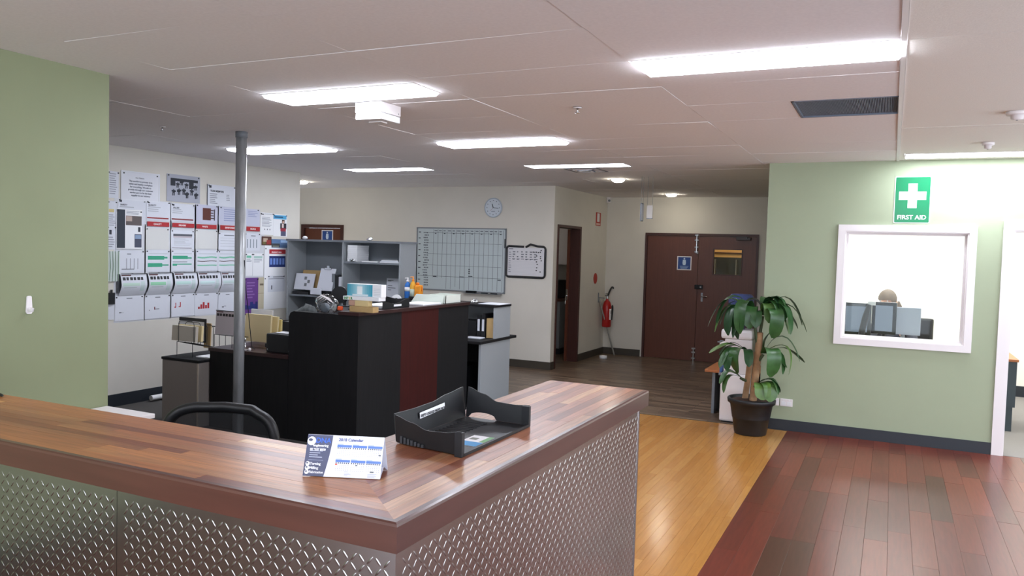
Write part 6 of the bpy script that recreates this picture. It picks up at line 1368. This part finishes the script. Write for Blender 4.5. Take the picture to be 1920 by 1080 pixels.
# the person at that desk, head bent over the work
hd = P(1666, 563, 'y', 9.92); chx = c.x-.2
def skin(name, verts, edges, rads, m, root, parent=None, lvl=2):
    me = bpy.data.meshes.new(name); o0 = origin(parent) if parent else Vector()
    me.from_pydata([Vector(v)-o0 for v in verts], edges, []); me.materials.append(m); ob = link(name, me, parent)
    ob.modifiers.new('skin', 'SKIN'); 
    sv = me.skin_vertices[0].data
    for i, r_ in enumerate(rads):
        sv[i].radius = (r_, r_*.85) if not isinstance(r_, tuple) else r_; sv[i].use_root = (i == root)
    s = ob.modifiers.new('sub', 'SUBSURF'); s.levels = lvl; s.render_levels = lvl
    for p in me.polygons: p.use_smooth = True
    ob.modifiers['skin'].use_smooth_shade = True
    return ob
py = 9.92; hx, hz_ = hd.x, hd.z
V = []; E_ = []; Rr = []
def j(p, r_, par=None):
    V.append(Vector(p)); Rr.append(r_); 
    if par is not None: E_.append((par, len(V)-1))
    return len(V)-1
bx = hx+.05
pel = j((bx, 10.0, .56), .14); sp = j((bx, 10.0, .72), .125, pel); chs = j((bx-.005, 9.98, .90), .135, sp); nk0 = j((hx+.02, 9.95, 1.03), .07, chs); nk = j((hx+.005, 9.93, hz_-.11), .05, nk0)
hd0 = j((hx-.005, 9.92, hz_-.05), .075, nk); hd1 = j((hx-.012, 9.915, hz_+.015), .09, hd0); hd2 = j((hx-.008, 9.915, hz_+.07), .062, hd1)
for s in (-1, 1):
    sh = j((bx+s*.17, 9.96, .97), .06, chs); el_ = j((bx+s*.23, 9.80, .79), .042, sh); wr_ = j((bx+s*.13, 9.66, .775), .028, el_); pm = j((bx+s*.10, 9.60, .77), .03, wr_)
    for k in range(4): f0 = j((bx+s*(.07+.018*k), 9.555, .768), .009, pm); f1 = j((bx+s*(.07+.018*k)-.002*s, 9.525-.004*(k in (1, 2)), .755), .008, f0)
    t0_ = j((bx+s*.065, 9.60, .765), .010, pm); j((bx+s*.045, 9.575, .757), .009, t0_)
    hp_ = j((bx+s*.10, 9.93, .53), .085, pel); kn = j((bx+s*.13, 9.58, .52), .06, hp_); an = j((bx+s*.12, 9.60, .11), .04, kn); j((bx+s*.13, 9.48, .05), .038, an)
pers = skin('person', V, E_, Rr, M['skin'], pel)
tag(pers, 'person with light brown hair bent over the desk behind the office monitors', 'person')
# clothing: a dark top with sleeves and trousers, as sleeves around the same joints
V2 = []; E2 = []; R2 = []
def jj(p, r_, par=None):
    V2.append(Vector(p)); R2.append(r_)
    if par is not None: E2.append((par, len(V2)-1))
    return len(V2)-1
a0 = jj((bx, 10.0, .56), .155); a1 = jj((bx, 10.0, .72), .14, a0); a2 = jj((bx-.005, 9.98, .90), .15, a1); jj((hx+.02, 9.95, 1.03), .08, a2)
for s in (-1, 1): b0 = jj((bx+s*.17, 9.96, .97), .072, a2); b1 = jj((bx+s*.23, 9.80, .79), .054, b0); jj((bx+s*.15, 9.69, .778), .042, b1)
skin('shirt', V2, E2, R2, M['cloth'], 0, pers)
V2 = []; E2 = []; R2 = []
a0 = jj((bx, 10.0, .58), .15)
for s in (-1, 1): b0 = jj((bx+s*.10, 9.93, .53), .097, a0); b1 = jj((bx+s*.13, 9.58, .52), .072, b0); jj((bx+s*.12, 9.60, .14), .055, b1)
skin('trousers', V2, E2, R2, mat('trouser_cloth', (44, 44, 52), .9), 0, pers)
vs = []; fs = []; nu, nv = 20, 10
for jn in range(nv+1):
    for i in range(nu):
        a = 2*math.pi*i/nu; e = math.pi/2-(jn/nv)*math.pi*(.62 if math.cos(a-R(225)) < .2 else .52); q = 1+.025*math.sin(7*a+3*jn)
        vs.append((hx-.01+.098*q*math.cos(e)*math.cos(a), 9.915+.108*q*math.cos(e)*math.sin(a), hz_+.012+.112*q*math.sin(e)))
for jn in range(nv):
    for i in range(nu): fs.append([jn*nu+i, jn*nu+(i+1) % nu, (jn+1)*nu+(i+1) % nu, (jn+1)*nu+i])
bb = B(); bb.add(vs, fs, M['hair'], True); bb.tube([(hx+.085, 9.95, hz_-.02), (hx+.11, 9.96, hz_-.07), (hx+.10, 9.96, hz_-.13)], [.03, .032, .012], M['hair'], 10); bb.done('hair', pers)
bb = B()
for s, q in ((-.05, -.075), (.02, -.098)): bb.lathe([(.001, -.009), (.009, 0), (.001, .009)], (hx+s-.03, 9.915+q+.012, hz_-.005), M['paper2'], 8)
bb.done('eyes', pers)
bb = B(); bb.tube([(hx-.055, 9.84, hz_-.01), (hx-.075, 9.815, hz_-.04), (hx-.06, 9.835, hz_-.05)], [.008, .014, .008], M['skin'], 8); bb.done('nose', pers)
bb = B(); bb.lathe([(.001, -.03), (.014, -.015), (.016, .01), (.001, .03)], (hx+.083, 9.9, hz_-.02), M['skin'], 10, sx=.6); bb.done('ear', pers)
bb = B(); bb.tube([(hx-.075, 9.85, hz_-.075), (hx-.05, 9.835, hz_-.078), (hx-.025, 9.838, hz_-.075)], [.003, .005, .003], ink(170, 96, 90), 6); bb.done('mouth', pers)
# desk seen through the doorway
p = P(1897, 674, 'z', .74); 
o = thing('office_desk', (1.0, p.y+.15, 0), 'dark grey desk end with an orange timber top seen through the doorway', 'desk')
xr = P(1911, 674, 'y', p.y).x
B().cbox(.60, xr, p.y, p.y+.85, .715, .74, mat('orange_laminate', (178, 108, 62), .45), .003).done('desk_top', o)
B().box(xr-.14, xr-.012, p.y+.01, p.y+.035, .25, .7145, mat('slate_laminate', (66, 76, 84), .6)).done('modesty_panel', o)
B().box(xr-.13, xr-.03, p.y+.03, p.y+.8, 0, .25, mat('slate_laminate', (66, 76, 84), .6)).done('pedestal', o)
